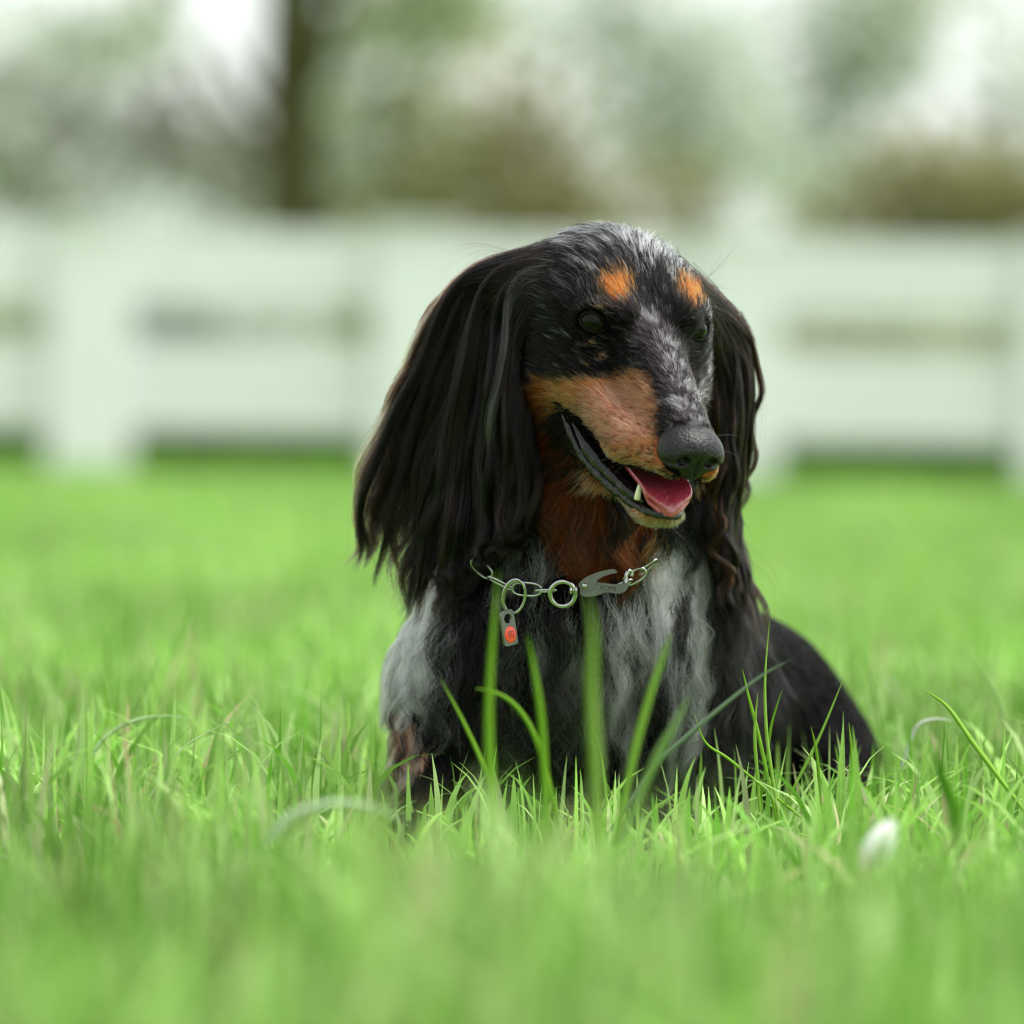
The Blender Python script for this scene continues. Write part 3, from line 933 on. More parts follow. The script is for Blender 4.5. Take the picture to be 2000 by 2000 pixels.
# --- sleek longer hair of crown, temples and cheeks
wgt = np.where(hd & (hloc[:, 0] < 2) & ~mm & ((hloc[:, 2] > 0) | (hloc[:, 0] < -18)), seen, 0)
P, N = sample_surface(17000, wgt)
D, ln, h = head_fields(P, N)
D = unit(D + rng.normal(0, .10, D.shape)); ln = ln * (.9 + 1.1 * rng.random(len(P)))
X, ci = strands(P, N, D, ln, 9, .24, 8.0, .06, wave=.0006, wlen=.02, clumps=1500, cstr=.75, frizz=.00006)
tip = w2h(X[:, -1]); keep = ~(eye_near(tip, 1.2) | eye_near(w2h(X[:, 4]), 1.2))
X, P, N, ci = X[keep], P[keep], N[keep], ci[keep]
Cc = coat(X[:, 2], N, np.ones(len(P), bool), rng.normal(0, 5, (len(P), 2)), lockrand(len(P), ci, .8), np.zeros(len(P)))
hair_obj('crown_hair', X, .00011, .00002, Cc, hair_long, body)

# --- throat, neck, chest, shoulders: long wavy locks
def body_fields(P, N):
    g = np.array([0, 0, -1.]) + .10 * unit(N * [1, 1, 0])
    back = np.clip((P[:, 1] - .09) / .06, 0, 1)[:, None] * np.clip(N[:, 2:3] + .6, 0, 1)
    d = g * (1 - back) + np.array([.5, .85, -.35]) * back
    d = d - N * (d * N).sum(1)[:, None]
    q = proj(P)
    ln = np.interp(P[:, 2], [.0, .03, .07, .13, .17, .22], [.012, .034, .060, .054, .034, .026])
    ln = np.where(P[:, 1] > .12, np.interp(P[:, 1], [.12, .17], [.030, .012]), ln)
    ln = np.where((P[:, 0] < -.03) & (P[:, 2] < .075), np.minimum(ln, .020), ln)
    ln = np.where(P[:, 2] < .03, np.minimum(ln, .006 + P[:, 2] * .5), ln)
    # the chain presses the coat flat: strands rooted above it stop at the chain
    band = (q[:, 0] > 905) & (q[:, 0] < 1235) & (P[:, 1] < .06)
    cy = np.interp(q[:, 0], [905, 950, 1000, 1100, 1235], [1085, 1115, 1148, 1150, 1128])
    room = (cy - 6 - q[:, 1]) * .00027
    ln = np.where(band & (room > -.002), np.clip(np.minimum(ln, room * 1.05), .004, None), ln)
    # shoulder feathering ends above the tan foreleg
    ln = np.where(P[:, 0] < -.036, np.minimum(ln, .020), ln)
    sh = (P[:, 0] < -.018) & (P[:, 2] > .062) & (P[:, 1] < .10)
    ln = np.where(sh, np.clip(np.minimum(ln, (1418 - q[:, 1]) * .00027 * 1.1), .008, None), ln)
    return unit(d), ln, q

wgt = np.where(~hd, seen, 0) * np.interp(DV[:, 1], [.10, .17, .4], [1, .45, .35]) * np.where(DV[:, 2] < .012, .15, 1) * np.where((DV[:, 0] < -.02) & (DV[:, 2] < .09), 2.6, 1)
P, N = sample_surface(56000, wgt)
keep = ~head_mask(P) & (P[:, 2] > .004)
P, N = P[keep], N[keep]
D, ln, q = body_fields(P, N)
D = unit(D + rng.normal(0, .10, D.shape)); ln = ln * (.65 + .6 * rng.random(len(P)))
front = P[:, 1] < .13
def lay(P, N, D, ln, k, clumps, **kw):
    X, ci = strands(P, N, D, ln, k, .20, 2.0, .30, clumps=clumps, **kw)
    X[..., 2] = np.maximum(X[..., 2], .002)
    return X, ci
f = np.where(front)[0]
X, ci = lay(P[f], N[f], D[f], ln[f], 18, 720, wave=.0048, wlen=.024, cstr=.93, cpow=.8, frizz=.00010)
M = X[:, 6]
cnz = vnoise(M * [1, 1, .7], 80) * .6 + vnoise(M * [1, 1, .8], 190) * .4
Cc = coat(M, N[f], np.zeros(len(f), bool), rng.normal(0, 7, (len(f), 2)), lockrand(len(f), ci, .8), cnz)
hair_obj('chest_fur', X, .00013, .00003, Cc, hair_long, body)
f = np.where(~front)[0]
X, ci = lay(P[f], N[f], D[f], ln[f], 7, 900, wave=.0006, wlen=.02, cstr=.6)
Cc = np.tile(np.array(BLACK), (len(f), 1)) * (.8 + .6 * rng.random((len(f), 1)))
hair_obj('back_fur', X, .00012, .00003, Cc, hair_short, body)

# ------------------------------------------------------------------ ears: leather flap with long feathering
hair_ear = hair_mat('ear_feather', .20, .34, ior=1.27)
ear_skin = plain('ear_leather', (.014, .010, .009), .7, spec=.2)
def build_ear(base, guides, depths, n_hair, thick, rootmax, cols, clumps, seed, wave=.0012):
    """guides: photo-pixel polylines down the ear, depths: (root, tip) world-y of each"""
    r = np.random.default_rng(seed)
    K = 24; m = len(guides)
    G = []
    for g, (y0, y1) in zip(guides, depths):
        c = catmull(g, K)
        y0 = skin_y(*g[0], y0) + .003
        Y = y0 + (y1 - y0) * np.linspace(0, 1, K) ** .8
        G.append([px(a, b, yy) for (a, b), yy in zip(c, Y)])
    G = np.array(G)                                   # (m, K, 3)
    def at(u, t):                                     # bilinear on the guide sheet
        s = np.clip(u, -.015, 1.03) * (m - 1); i = np.clip(s.astype(int), 0, m - 2); a = s - i
        w = np.clip(t, 0, 1.12) * (K - 1); j = np.clip(w.astype(int), 0, K - 2); b = w - j
        a = a[..., None]; b = b[..., None]; i = np.broadcast_to(i, j.shape) if i.shape != j.shape else i
        return (G[i, j] * (1 - a) + G[i + 1, j] * a) * (1 - b) + (G[i, j + 1] * (1 - a) + G[i + 1, j + 1] * a) * b
    uu, tt = np.meshgrid(np.linspace(.10, .95, 16), np.linspace(.10, .56, 18), indexing='ij')
    # rounded lower edge of the leather
    tt = tt * (.62 + .38 * np.sin(np.pi * np.clip(uu, 0, 1)) ** .5)
    S0 = at(uu, tt)
    nrm = unit(np.cross(np.gradient(S0, axis=0), np.gradient(S0, axis=1)))
    if (nrm * (CO - S0)).sum() < 0: nrm = -nrm
    A = (S0 - nrm * .0005).reshape(-1, 3); B = (S0 - nrm * .0030).reshape(-1, 3)
    a, b = uu.shape; idx = np.arange(a * b).reshape(a, b); o = a * b
    Fc = []
    for i in range(a - 1):
        for j in range(b - 1):
            q4 = (idx[i, j], idx[i + 1, j], idx[i + 1, j + 1], idx[i, j + 1])
            Fc.append(q4); Fc.append(tuple(o + v for v in q4[::-1]))
    edge = list(idx[:, 0]) + list(idx[-1, 1:]) + list(idx[-2::-1, -1]) + list(idx[0, -2:0:-1])
    for e, f2 in zip(edge, edge[1:] + edge[:1]): Fc.append((e, f2, o + f2, o + e))
    ear = mesh_obj('ear', np.concatenate([A, B]), Fc, ear_skin, dog)
    # feathering: separate overlapping locks, each running to a point
    k = 24; per = max(8, n_hair // clumps)
    uc = (np.arange(clumps) + r.random(clumps)) / clumps; r.shuffle(uc)
    lt0 = r.random(clumps) ** 1.3 * rootmax
    lt1 = np.clip(.64 + .44 * r.random(clumps) ** 1.1, lt0 + .3, 1.05)
    llay = r.random(clumps) * (.35 + .65 * (1 - lt0 / rootmax))
    lph = r.random((clumps, 2)) * 6.28; lam = (.3 + r.random(clumps)) ; lfr = 10 + 20 * r.random(clumps); ldu = .6 + .9 * r.random(clumps); lru = r.normal(0, .05, clumps)
    ci = np.repeat(np.arange(clumps), per); n = len(ci)
    s = np.linspace(0, 1, k)[None]
    t0 = np.clip(lt0[ci] + r.normal(0, .04, n), .09 * r.random(n) ** 2, rootmax); t1 = np.clip(lt1[ci] + r.normal(0, .045, n) - .08 * r.random(n) ** 3, t0 + .2, 1.12)
    T = t0[:, None] + (t1 - t0)[:, None] * s
    du = np.clip(r.normal(0, .022, n), -.05, .05) * ldu[ci]
    u0 = uc[ci] + du
    loose = (r.random(n) < .22)[:, None]
    U = uc[ci][:, None] + lru[ci][:, None] * s + du[:, None] * (1 - np.where(loose, .2, .95) * s ** .55)
    X = at(U, T)
    nn = np.median(nrm.reshape(-1, 3), axis=0)
    gside = unit(np.cross(np.array([0, 0, 1.]), nn))
    lay_ = (llay[ci] - .55 + r.normal(0, .06, n))[:, None] * thick
    X = X + nn * (lay_ * np.sin(np.pi * np.clip(s * .8 + .10, 0, 1)))[..., None]
    wv = np.sin(T * lfr[ci][:, None] + lph[ci, 0][:, None]) * lam[ci][:, None] * s
    wz = np.sin(T * lfr[ci][:, None] * 1.2 + lph[ci, 1][:, None]) * lam[ci][:, None] * s
    X = X + gside * (wv * wave)[..., None] + nn * (wz * wave * .8)[..., None]
    X = X + np.cumsum(r.normal(0, .00016, X.shape), 1) * s[..., None]
    # the upper hairs spring from the skull around the ear base
    V0 = DV[(np.linalg.norm(DV - base, axis=1) < .024)]
    near0 = V0[r.integers(0, len(V0), n)]
    near0 = near0 + r.normal(0, .0015, near0.shape)
    first = (t0 < .16)[:, None]
    e_ = np.clip(s / .26, 0, 1); e_ = (1 - e_) ** 2 * (1 + .6 * e_)
    X = X + np.where(first, e_, 0)[..., None] * (near0 - X[:, 0])[:, None] * .85
    lr_ = r.random(clumps); rr_ = np.where(r.random(n) < .7, lr_[ci], r.random(n))
    C = cols(u0, t0, rr_, r) * (.35 + 1.5 * r.random(clumps) ** 1.5)[ci][:, None]
    hair_obj('ear_fur', X, .00014, .00003, C, hair_ear, ear)
    return ear

def ear_cols_right(u, t, rr, r):
    C = np.tile(np.array(SOOT) * .55, (len(u), 1))
    C *= (.6 + .9 * r.random((len(u), 1)))
    m = rr < .35; C[m] = np.array(DARKBROWN) * (.7 + .7 * r.random((m.sum(), 1)))
    m = (u < .22) & (rr < .6 - 2.0 * u); C[m] = np.array(BROWN) * (.7 + .8 * r.random((m.sum(), 1)))
    m = (u < .10) & (rr < .22); C[m] = np.array(CREAM) * .7
    m = (rr > .955); C[m] = np.array(GREY) * .6
    return C

gR = [
    [(1062, 472), (1016, 484), (950, 512), (890, 560), (850, 622), (815, 690), (775, 770), (735, 850), (700, 920), (690, 985), (678, 1045)],
    [(1062, 474), (1018, 488), (952, 520), (902, 575), (870, 650), (832, 735), (790, 820), (752, 905), (722, 985), (712, 1040), (705, 1075)],
    [(1062, 478), (1020, 493), (960, 535), (924, 600), (898, 685), (866, 780), (834, 880), (806, 970), (784, 1050), (772, 1100), (758, 1145)],
    [(1062, 484), (1024, 500), (972, 550), (944, 625), (922, 720), (900, 830), (874, 940), (852, 1030), (838, 1100), (832, 1140), (828, 1180)],
    [(1062, 492), (1028, 509), (986, 562), (966, 645), (950, 750), (932, 860), (914, 970), (900, 1050), (888, 1110), (880, 1140), (872, 1172)],
    [(1060, 502), (1032, 520), (1000, 575), (988, 665), (978, 770), (968, 870), (958, 970), (950, 1050), (940, 1075), (932, 1095), (925, 1110)],
    [(1058, 514), (1034, 532), (1012, 595), (1006, 690), (1002, 790), (1002, 880), (1002, 970), (996, 1020), (988, 1050), (978, 1068), (970, 1082)],
    [(1056, 526), (1037, 545), (1022, 610), (1018, 700), (1018, 790), (1024, 870), (1028, 950), (1022, 1000), (1014, 1034), (1006, 1052), (1000, 1066)],
]
gR = [[(x + max(0, (y - 560) / 500) * (10 if x < 900 else 8 if x < 960 else -8), y) for x, y in g] for g in gR]
dR = [(-.012, .022), (-.016, .016), (-.020, .006), (-.025, -.006), (-.030, -.016), (-.034, -.026), (-.038, -.036), (-.040, -.040)]
build_ear(h2w((-46, -38, 14)), gR, dR, 27000, .026, .60, ear_cols_right, 190, 3, wave=.0040)

def ear_cols_left(u, t, rr, r):
    C = np.tile(np.array(SOOT) * .5, (len(u), 1)) * (.5 + .9 * r.random((len(u), 1)))
    m = rr < .40; C[m] = np.array(DARKBROWN) * (.8 + .9 * r.random((m.sum(), 1)))
    m = (rr > .90); C[m] = np.array(BROWN) * 1.3
    m = (u < .2) & (rr < .3); C[m] = np.array(RUST) * .6
    return C

gL = [
    [(1376, 572), (1384, 660), (1382, 760), (1386, 850), (1388, 930), (1384, 1010), (1392, 1080), (1404, 1130)],
    [(1380, 568), (1400, 640), (1406, 740), (1410, 840), (1408, 930), (1402, 1010), (1412, 1080), (1425, 1145)],
    [(1384, 565), (1418, 625), (1434, 715), (1438, 815), (1430, 910), (1420, 1000), (1430, 1080), (1448, 1160)],
    [(1387, 563), (1430, 605), (1454, 690), (1462, 780), (1450, 880), (1436, 980), (1444, 1070), (1468, 1170)],
    [(1389, 562), (1438, 598), (1466, 680), (1474, 765), (1464, 850), (1448, 950), (1450, 1050), (1486, 1180)],
]
dL = [(.004, .006), (.006, .012), (.010, .022), (.016, .034), (.020, .042)]
build_ear(h2w((-46, 40, 10)), gL, dL, 13000, .018, .60, ear_cols_left, 90, 9, wave=.0040)

# stray hairs and whiskers
def stray(name, guides, mat, rad, col, parent, jitter=.0015, copies=1):
    X = []
    for g in guides:
        *pts, y0, y1 = g
        c = catmull(pts, 16)
        for _ in range(copies):
            o = rng.normal(0, jitter, 3)
            ys = np.linspace(y0, y1, 16)
            X.append([px(a, b, yy) + o * (i / 15) for i, ((a, b), yy) in enumerate(zip(c, ys))])
    X = np.array(X)
    return hair_obj(name, X, rad, rad * .3, np.tile(np.array(col), (len(X), 1)), mat, parent)

stray('flyaway_hair', [
    [(1010, 492), (950, 488), (905, 505), (880, 530), .0, .01], [(1000, 490), (930, 485), (880, 510), .0, .01],
    [(960, 515), (900, 545), (860, 600), (838, 650), .01, .015], [(955, 520), (890, 560), (856, 610), (845, 640), .01, .015],
    [(770, 780), (720, 850), (690, 910), (682, 960), .03, .05], [(760, 820), (705, 900), (690, 990), (694, 1090), .03, .05],
    [(1470, 680), (1488, 760), (1482, 850), (1462, 940), .03, .035], [(1462, 660), (1484, 740), (1480, 830), (1458, 930), .03, .035],
    [(1450, 1050), (1490, 1090), (1515, 1125), (1522, 1160), .03, .04], [(1452, 1080), (1490, 1120), (1520, 1160), (1536, 1178), .03, .04],
    [(1385, 555), (1420, 565), (1450, 566), .0, .0], [(1378, 545), (1410, 515), (1425, 505), .0, .0]],
    hair_long, .00005, DARKBROWN, dog, copies=3, jitter=.004)
stray('whisker', [
    *[[(x, y), (x - .5 * L - 4, y + dy * .25), (x - L, y + dy), -.105, -.125] for x, y, L, dy in
      ((1216, 862, 62, 6), (1204, 874, 48, 10), (1238, 886, 66, 18), (1228, 850, 90, -2), (1192, 858, 40, 4), (1250, 902, 60, 26), (1222, 904, 50, 24), (1262, 880, 84, 16), (1206, 893, 44, 18), (1180, 846, 46, 0), (1244, 868, 78, 8))],
    [(1405, 880), (1425, 884), (1450, 895), -.10, -.09], [(1402, 850), (1430, 850), (1455, 858), -.10, -.09],
    [(1300, 1020), (1340, 1050), (1360, 1060), -.10, -.11], [(1385, 540), (1420, 500), (1436, 480), -.03, -.02]],
    hair_long, .00008, SOOT, dog)

# ------------------------------------------------------------------ chain collar with clip, and the hanging tag
def on_coat(x, y, off):
    """point on the coat under a photo pixel, 'off' metres proud of the skin"""
    d = px(x, y, 0) - CO; d /= np.linalg.norm(d)
    hit = BVH.ray_cast(Vector(CO), Vector(d))
    return np.array(hit[0]) - d * off
steel = plain('polished_steel', (.40, .40, .40), .20, metal=1.0, noise=(300, .15))
steel_dark = plain('satin_steel', (.15, .15, .14), .36, metal=1.0, noise=(220, .25), bump=(700, .2, .0003))
CR = CM[:3, 0]; CU = CM[:3, 1]; CB = CM[:3, 2]
COFF = .017
collar = empty('chain_collar', on_coat(1080, 1150, .0))
tag(collar, 'steel chain collar with snap clip around the neck of the dog', 'collar')
S_PX = .00026
def oval(cx, cy, a, b_, ang, rad, tilt=0., off=COFF, n=44, flat=1.0, sup=2.6):
    """closed wire loop: half sizes a, b_ in photo px, turned by ang, tipped out of the picture by tilt"""
    c = on_coat(cx, cy, off)
    ca, sa = math.cos(ang), math.sin(ang)
    ex = CR * ca - CU * sa; ey = (CR * sa + CU * ca) * math.cos(tilt) + CB * math.sin(tilt)
    pts = []
    for k in range(n):
        t = 2 * math.pi * k / n
        u = math.copysign(abs(math.cos(t)) ** (2 / sup), math.cos(t)); v = math.copysign(abs(math.sin(t)) ** (2 / sup), math.sin(t))
        pts.append(c + ex * u * a * S_PX + ey * v * b_ * S_PX)
    return tube(pts, rad, 10, closed=True)
R = math.radians
for cx, cy, a, b_, ang, tilt, off in (
        (893, 1062, 22, 11, R(55), R(60), .010), (917, 1085, 22, 11, R(48), R(70), .013), (941, 1110, 25, 12, R(42), R(15), COFF), (977, 1139, 27, 11, R(27), R(72), COFF),
        (1029, 1151, 29, 13, R(4), R(10), COFF), (1066, 1154, 21, 11, R(-2), R(80), COFF + .002),
        (1215, 1142, 22, 11, R(-25), R(70), .014), (1240, 1126, 24, 12, R(-30), R(15), .012), (1265, 1108, 24, 12, R(-38), R(70), .008)):
    v, f2 = oval(cx, cy, a, b_, ang, .00065, tilt, off)
    mesh_obj('link', v, f2, steel, collar)
# hidden run of the chain round the back of the neck
c0 = np.array([.036, .045, .148])
for k in range(14):
    t = R(-30) + R(240) * k / 13
    p = c0 + np.array([.054 * math.cos(t), .060 * math.sin(t) * 1.0, .022 * math.sin(t) + .004])
    tx = np.array([-math.sin(t), math.cos(t), .2]); tx /= np.linalg.norm(tx)
    up = np.array([0, 0, 1.]) if k % 2 else np.array([math.cos(t), math.sin(t), 0])
    up = up - tx * (up @ tx); up /= np.linalg.norm(up)
    if math.sin(t) < .1: continue
    v, f2 = tube([p + tx * .0075 * math.cos(a) + up * .0033 * math.sin(a) for a in np.linspace(0, 2 * math.pi, 25)[:-1]], .00065, 6, closed=True)
    mesh_obj('link', v, f2, steel, collar)
v, f2 = oval(1099, 1160, 25, 25, 0, .0013, R(12), COFF + .003, sup=2.0)
mesh_obj('swivel_ring', v, f2, steel, collar)

def extrude_poly(name, pts, thick, off, mat, parent, bev=.0004, hole=None):
    """plate from photo-pixel outline lying parallel to the picture at the coat"""
    c = np.mean(pts, 0); base = on_coat(c[0], c[1], off)
    P3 = [base + CR * (x - c[0]) * S_PX - CU * (y - c[1]) * S_PX for x, y in pts]
    bm = bmesh.new()
    vs = [bm.verts.new(p) for p in P3]
    f = bm.faces.new(vs)
    bmesh.ops.recalc_face_normals(bm, faces=[f])
    ret = bmesh.ops.extrude_face_region(bm, geom=[f])
    bmesh.ops.translate(bm, verts=[g for g in ret['geom'] if isinstance(g, bmesh.types.BMVert)], vec=Vector(CB * thick))
    bmesh.ops.recalc_face_normals(bm, faces=bm.faces[:])
    bmesh.ops.bevel(bm, geom=bm.edges[:], offset=bev, segments=2, affect='EDGES')
    me = bpy.data.meshes.new(name); bm.to_mesh(me); bm.free(); me.materials.append(mat)
    o = bpy.data.objects.new(name, me); coll.objects.link(o); adopt(o, parent)
    return o, base
arm = [tuple(p) for p in catmull([(1131, 1158), (1136, 1164), (1150, 1166), (1168, 1163), (1185, 1157), (1205, 1160), (1220, 1156), (1228, 1146), (1224, 1138), (1205, 1141), (1185, 1139), (1168, 1137), (1150, 1132), (1134, 1140)], 60)]
clip, cb = extrude_poly('snap_clip', arm, .0016, COFF + .001, steel_dark, collar)
lever = [tuple(p) for p in catmull([(1128, 1142), (1140, 1130), (1160, 1120), (1180, 1114), (1200, 1111), (1206, 1118), (1190, 1122), (1168, 1132), (1160, 1150), (1146, 1154), (1133, 1152)], 48)]
lev, _ = extrude_poly('clip_lever', lever, .0012, COFF + .0022, steel_dark, clip)
def disc(name, cx, cy, r_px, off, mat, parent, dome=.3, axis_=None):
    c = on_coat(cx, cy, off); V = [c + CB * r_px * S_PX * dome]; Fc = []
    for i in range(1, 7):
        a = math.pi / 2 * i / 6
        for k in range(24):
            t = 2 * math.pi * k / 24
            V.append(c + (CR * math.cos(t) + CU * math.sin(t)) * r_px * S_PX * math.sin(a) + CB * r_px * S_PX * dome * math.cos(a))
    for k in range(24): Fc.append((0, 1 + k, 1 + (k + 1) % 24))
    for i in range(5):
        for k in range(24):
            a = 1 + i * 24 + k; b2 = 1 + i * 24 + (k + 1) % 24
            Fc.append((a, a + 24, b2 + 24, b2))
    return mesh_obj(name, V, Fc, mat, parent)
disc('rivet', 1141, 1144, 5.5, COFF + .0048, steel, clip, .7)
hook = [on_coat(x, y, COFF + .0015) for x, y in catmull([(1212, 1148), (1222, 1136), (1223, 1122), (1228, 1114), (1234, 1118), (1233, 1126)], 20)]
v, f2 = tube(hook, np.linspace(.0012, .0009, 20), 10); mesh_obj('hook', v, f2, steel, clip)
for k, dx in enumerate((1115, 1120, 1125)):                       # swivel barrel
    c = on_coat(dx, 1153, COFF + .003)
    v, f2 = tube([c - CR * .0006, c + CR * .0006], .0024 if k != 1 else .0018, 14); mesh_obj('swivel_barrel', v, f2, steel, clip)
def lettering(name, text, cx, cy, h_px, off, mat, parent, rot=0.0, right=None, up=None, depth=.00006):
    cu = bpy.data.curves.new(name, 'FONT'); cu.body = text; cu.size = 1.0; cu.align_x = 'CENTER'; cu.align_y = 'CENTER'; cu.extrude = depth / (h_px * S_PX * 1.4)
    o = bpy.data.objects.new(name, cu); coll.objects.link(o)
    bpy.context.view_layer.update()
    me = bpy.data.meshes.new_from_object(o.evaluated_get(bpy.context.evaluated_depsgraph_get()))
    bpy.data.objects.remove(o); bpy.data.curves.remove(cu)
    c = off if isinstance(off, np.ndarray) else on_coat(cx, cy, off)
    right = CR if right is None else right; up = CU if up is None else up
    s = h_px * S_PX * 1.4; nz = np.cross(right, up)
    V = np.zeros(len(me.vertices) * 3, np.float32); me.vertices.foreach_get('co', V); V = V.reshape(-1, 3)
    ca, sa = math.cos(rot), math.sin(rot)
    V = V @ np.array([[ca, sa, 0], [-sa, ca, 0], [0, 0, 1]])
    W = c + s * (V[:, :1] * right + V[:, 1:2] * up + V[:, 2:3] * nz)
    me.vertices.foreach_set('co', W.astype(np.float32).ravel()); me.materials.clear(); me.materials.append(mat); me.update()
    o = bpy.data.objects.new(name, me); coll.objects.link(o); adopt(o, parent)
    return o
etch = plain('etched_lettering', (.012, .012, .012), .6)
lp = cb + CB * .00172 + CR * (1187 - np.mean([p[0] for p in arm])) * S_PX - CU * (1149 - np.mean([p[1] for p in arm])) * S_PX
lettering('lettering', 'XOMI', 0, 0, 9.5, lp, etch, clip, R(-4))

# tag on its own oval split ring, hanging from the chain
tag_o = empty('name_tag', on_coat(1000, 1200, COFF))
tag(tag_o, 'small steel tag with red disc hanging from the chain by an oval ring', 'tag')
v, f2 = oval(1004, 1165, 22, 35, R(10), .00085, R(14), COFF + .004, sup=2.0); mesh_obj('split_ring', v, f2, steel, tag_o)
v, f2 = oval(1006, 1166, 21, 34, R(12), .00055, R(20), COFF + .0025, sup=2.0); mesh_obj('split_ring', v, f2, steel, tag_o)
# plate turned towards the camera's right
ty = R(40)
tR = CR * math.cos(ty) + CB * -math.sin(ty); tR = CR * math.cos(ty) - CB * math.sin(ty)
tilt = R(11)
tU0 = CU; tN = np.cross(tR, tU0)
tRr = tR * math.cos(tilt) + tU0 * math.sin(tilt); tU = tU0 * math.cos(tilt) - tR * math.sin(tilt)
tRr, tU = tR * math.cos(tilt) - tU0 * math.sin(tilt) * -1, tU0 * math.cos(tilt) - tR * math.sin(tilt)
tc0 = on_coat(993, 1226, COFF + .008)
def tag_pt(a, b_, d=0.): return tc0 + tRr * a * .001 + tU * b_ * .001 + tN * d * .001
tw, th = 4.7, 9.4
outer = []
for cxx, cyy, a0 in ((tw - 2.6, th - 2.6, 0), (-tw + 2.6, th - 2.6, 90), (-tw + 1.6, -th + 1.6, 180), (tw - 1.6, -th + 1.6, 270)):
    rr_ = 2.6 if cyy > 0 else 1.6
    for k in range(7):
        t = R(a0 + 90 * k / 6); outer.append((cxx + rr_ * math.cos(t), cyy + rr_ * math.sin(t)))
dense = []
for (xa, ya), (xb, yb) in zip(outer, outer[1:] + outer[:1]):
    k_ = max(1, int(math.hypot(xb - xa, yb - ya) / .6))
    dense += [(xa + (xb - xa) * i_ / k_, ya + (yb - ya) * i_ / k_) for i_ in range(k_)]
outer = dense
hc_ = (0, th - 4.6); hr = 2.4
inner = [(hc_[0] + hr * math.cos(math.atan2(y - hc_[1], x - hc_[0])), hc_[1] + hr * math.sin(math.atan2(y - hc_[1], x - hc_[0]))) for x, y in outer]
V = []; m_ = len(outer)
for d in (.75, -.75):
    V += [tag_pt(x, y, d) for x, y in outer]; V += [tag_pt(x, y, d) for x, y in inner]
Fc = []
for k in range(m_):
    j = (k + 1) % m_
    Fc += [(k, j, m_ + j, m_ + k), (2 * m_ + j, 2 * m_ + k, 3 * m_ + k, 3 * m_ + j), (j, k, 2 * m_ + k, 2 * m_ + j), (m_ + k, m_ + j, 3 * m_ + j, 3 * m_ + k)]
plate = mesh_obj('plate', V, Fc, steel_dark, tag_o, smooth=False)
bv = plate.modifiers.new('edge', 'BEVEL'); bv.width = .00025; bv.segments = 2
red = plain('red_enamel', (.85, .055, .02), .28, spec=.5, coat=.4)
V = [tag_pt(.1, -3.6, 1.15)]; Fc = []
for r_, d in ((3.2, 1.15), (3.75, 1.0), (3.9, .76)):
    V += [tag_pt(.1 + r_ * math.cos(2 * math.pi * k / 36), -3.6 + 1.12 * r_ * math.sin(2 * math.pi * k / 36), d) for k in range(36)]
for k in range(36): Fc.append((0, 1 + k, 1 + (k + 1) % 36))
for i in range(2):
    for k in range(36):
        a, b2 = 1 + i * 36 + k, 1 + i * 36 + (k + 1) % 36; Fc.append((a, a + 36, b2 + 36, b2))
rd = mesh_obj('red_disc', V, Fc, red, plate)
# emblem: three upright bars joined by a bar above and a foot below
V = []; Fc = []
def bar(x0_, y0_, x1_, y1_):
    o = len(V)
    for d in (1.16, 1.26):
        for a, b_ in ((x0_, y0_), (x1_, y0_), (x1_, y1_), (x0_, y1_)): V.append(tag_pt(.1 + a, -3.6 + b_, d))
    Fc.extend([(o + 4, o + 5, o + 6, o + 7), (o, o + 1, o + 5, o + 4), (o + 1, o + 2, o + 6, o + 5), (o + 2, o + 3, o + 7, o + 6), (o + 3, o, o + 4, o + 7)])
bar(-1.9, 1.5, 2.0, 1.8)
for x_, y_ in ((-1.6, -1.4), (-.5, -1.4), (.5, -1.4), (1.6, -1.4)): bar(x_ - .12, y_, x_ + .12, 1.5)
bar(-1.72, -1.7, -.38, -1.4); bar(.38, -1.7, 1.72, -1.4)
mesh_obj('emblem', V, Fc, plain('emblem_ink', (.12, .012, .008), .5), rd, smooth=False)

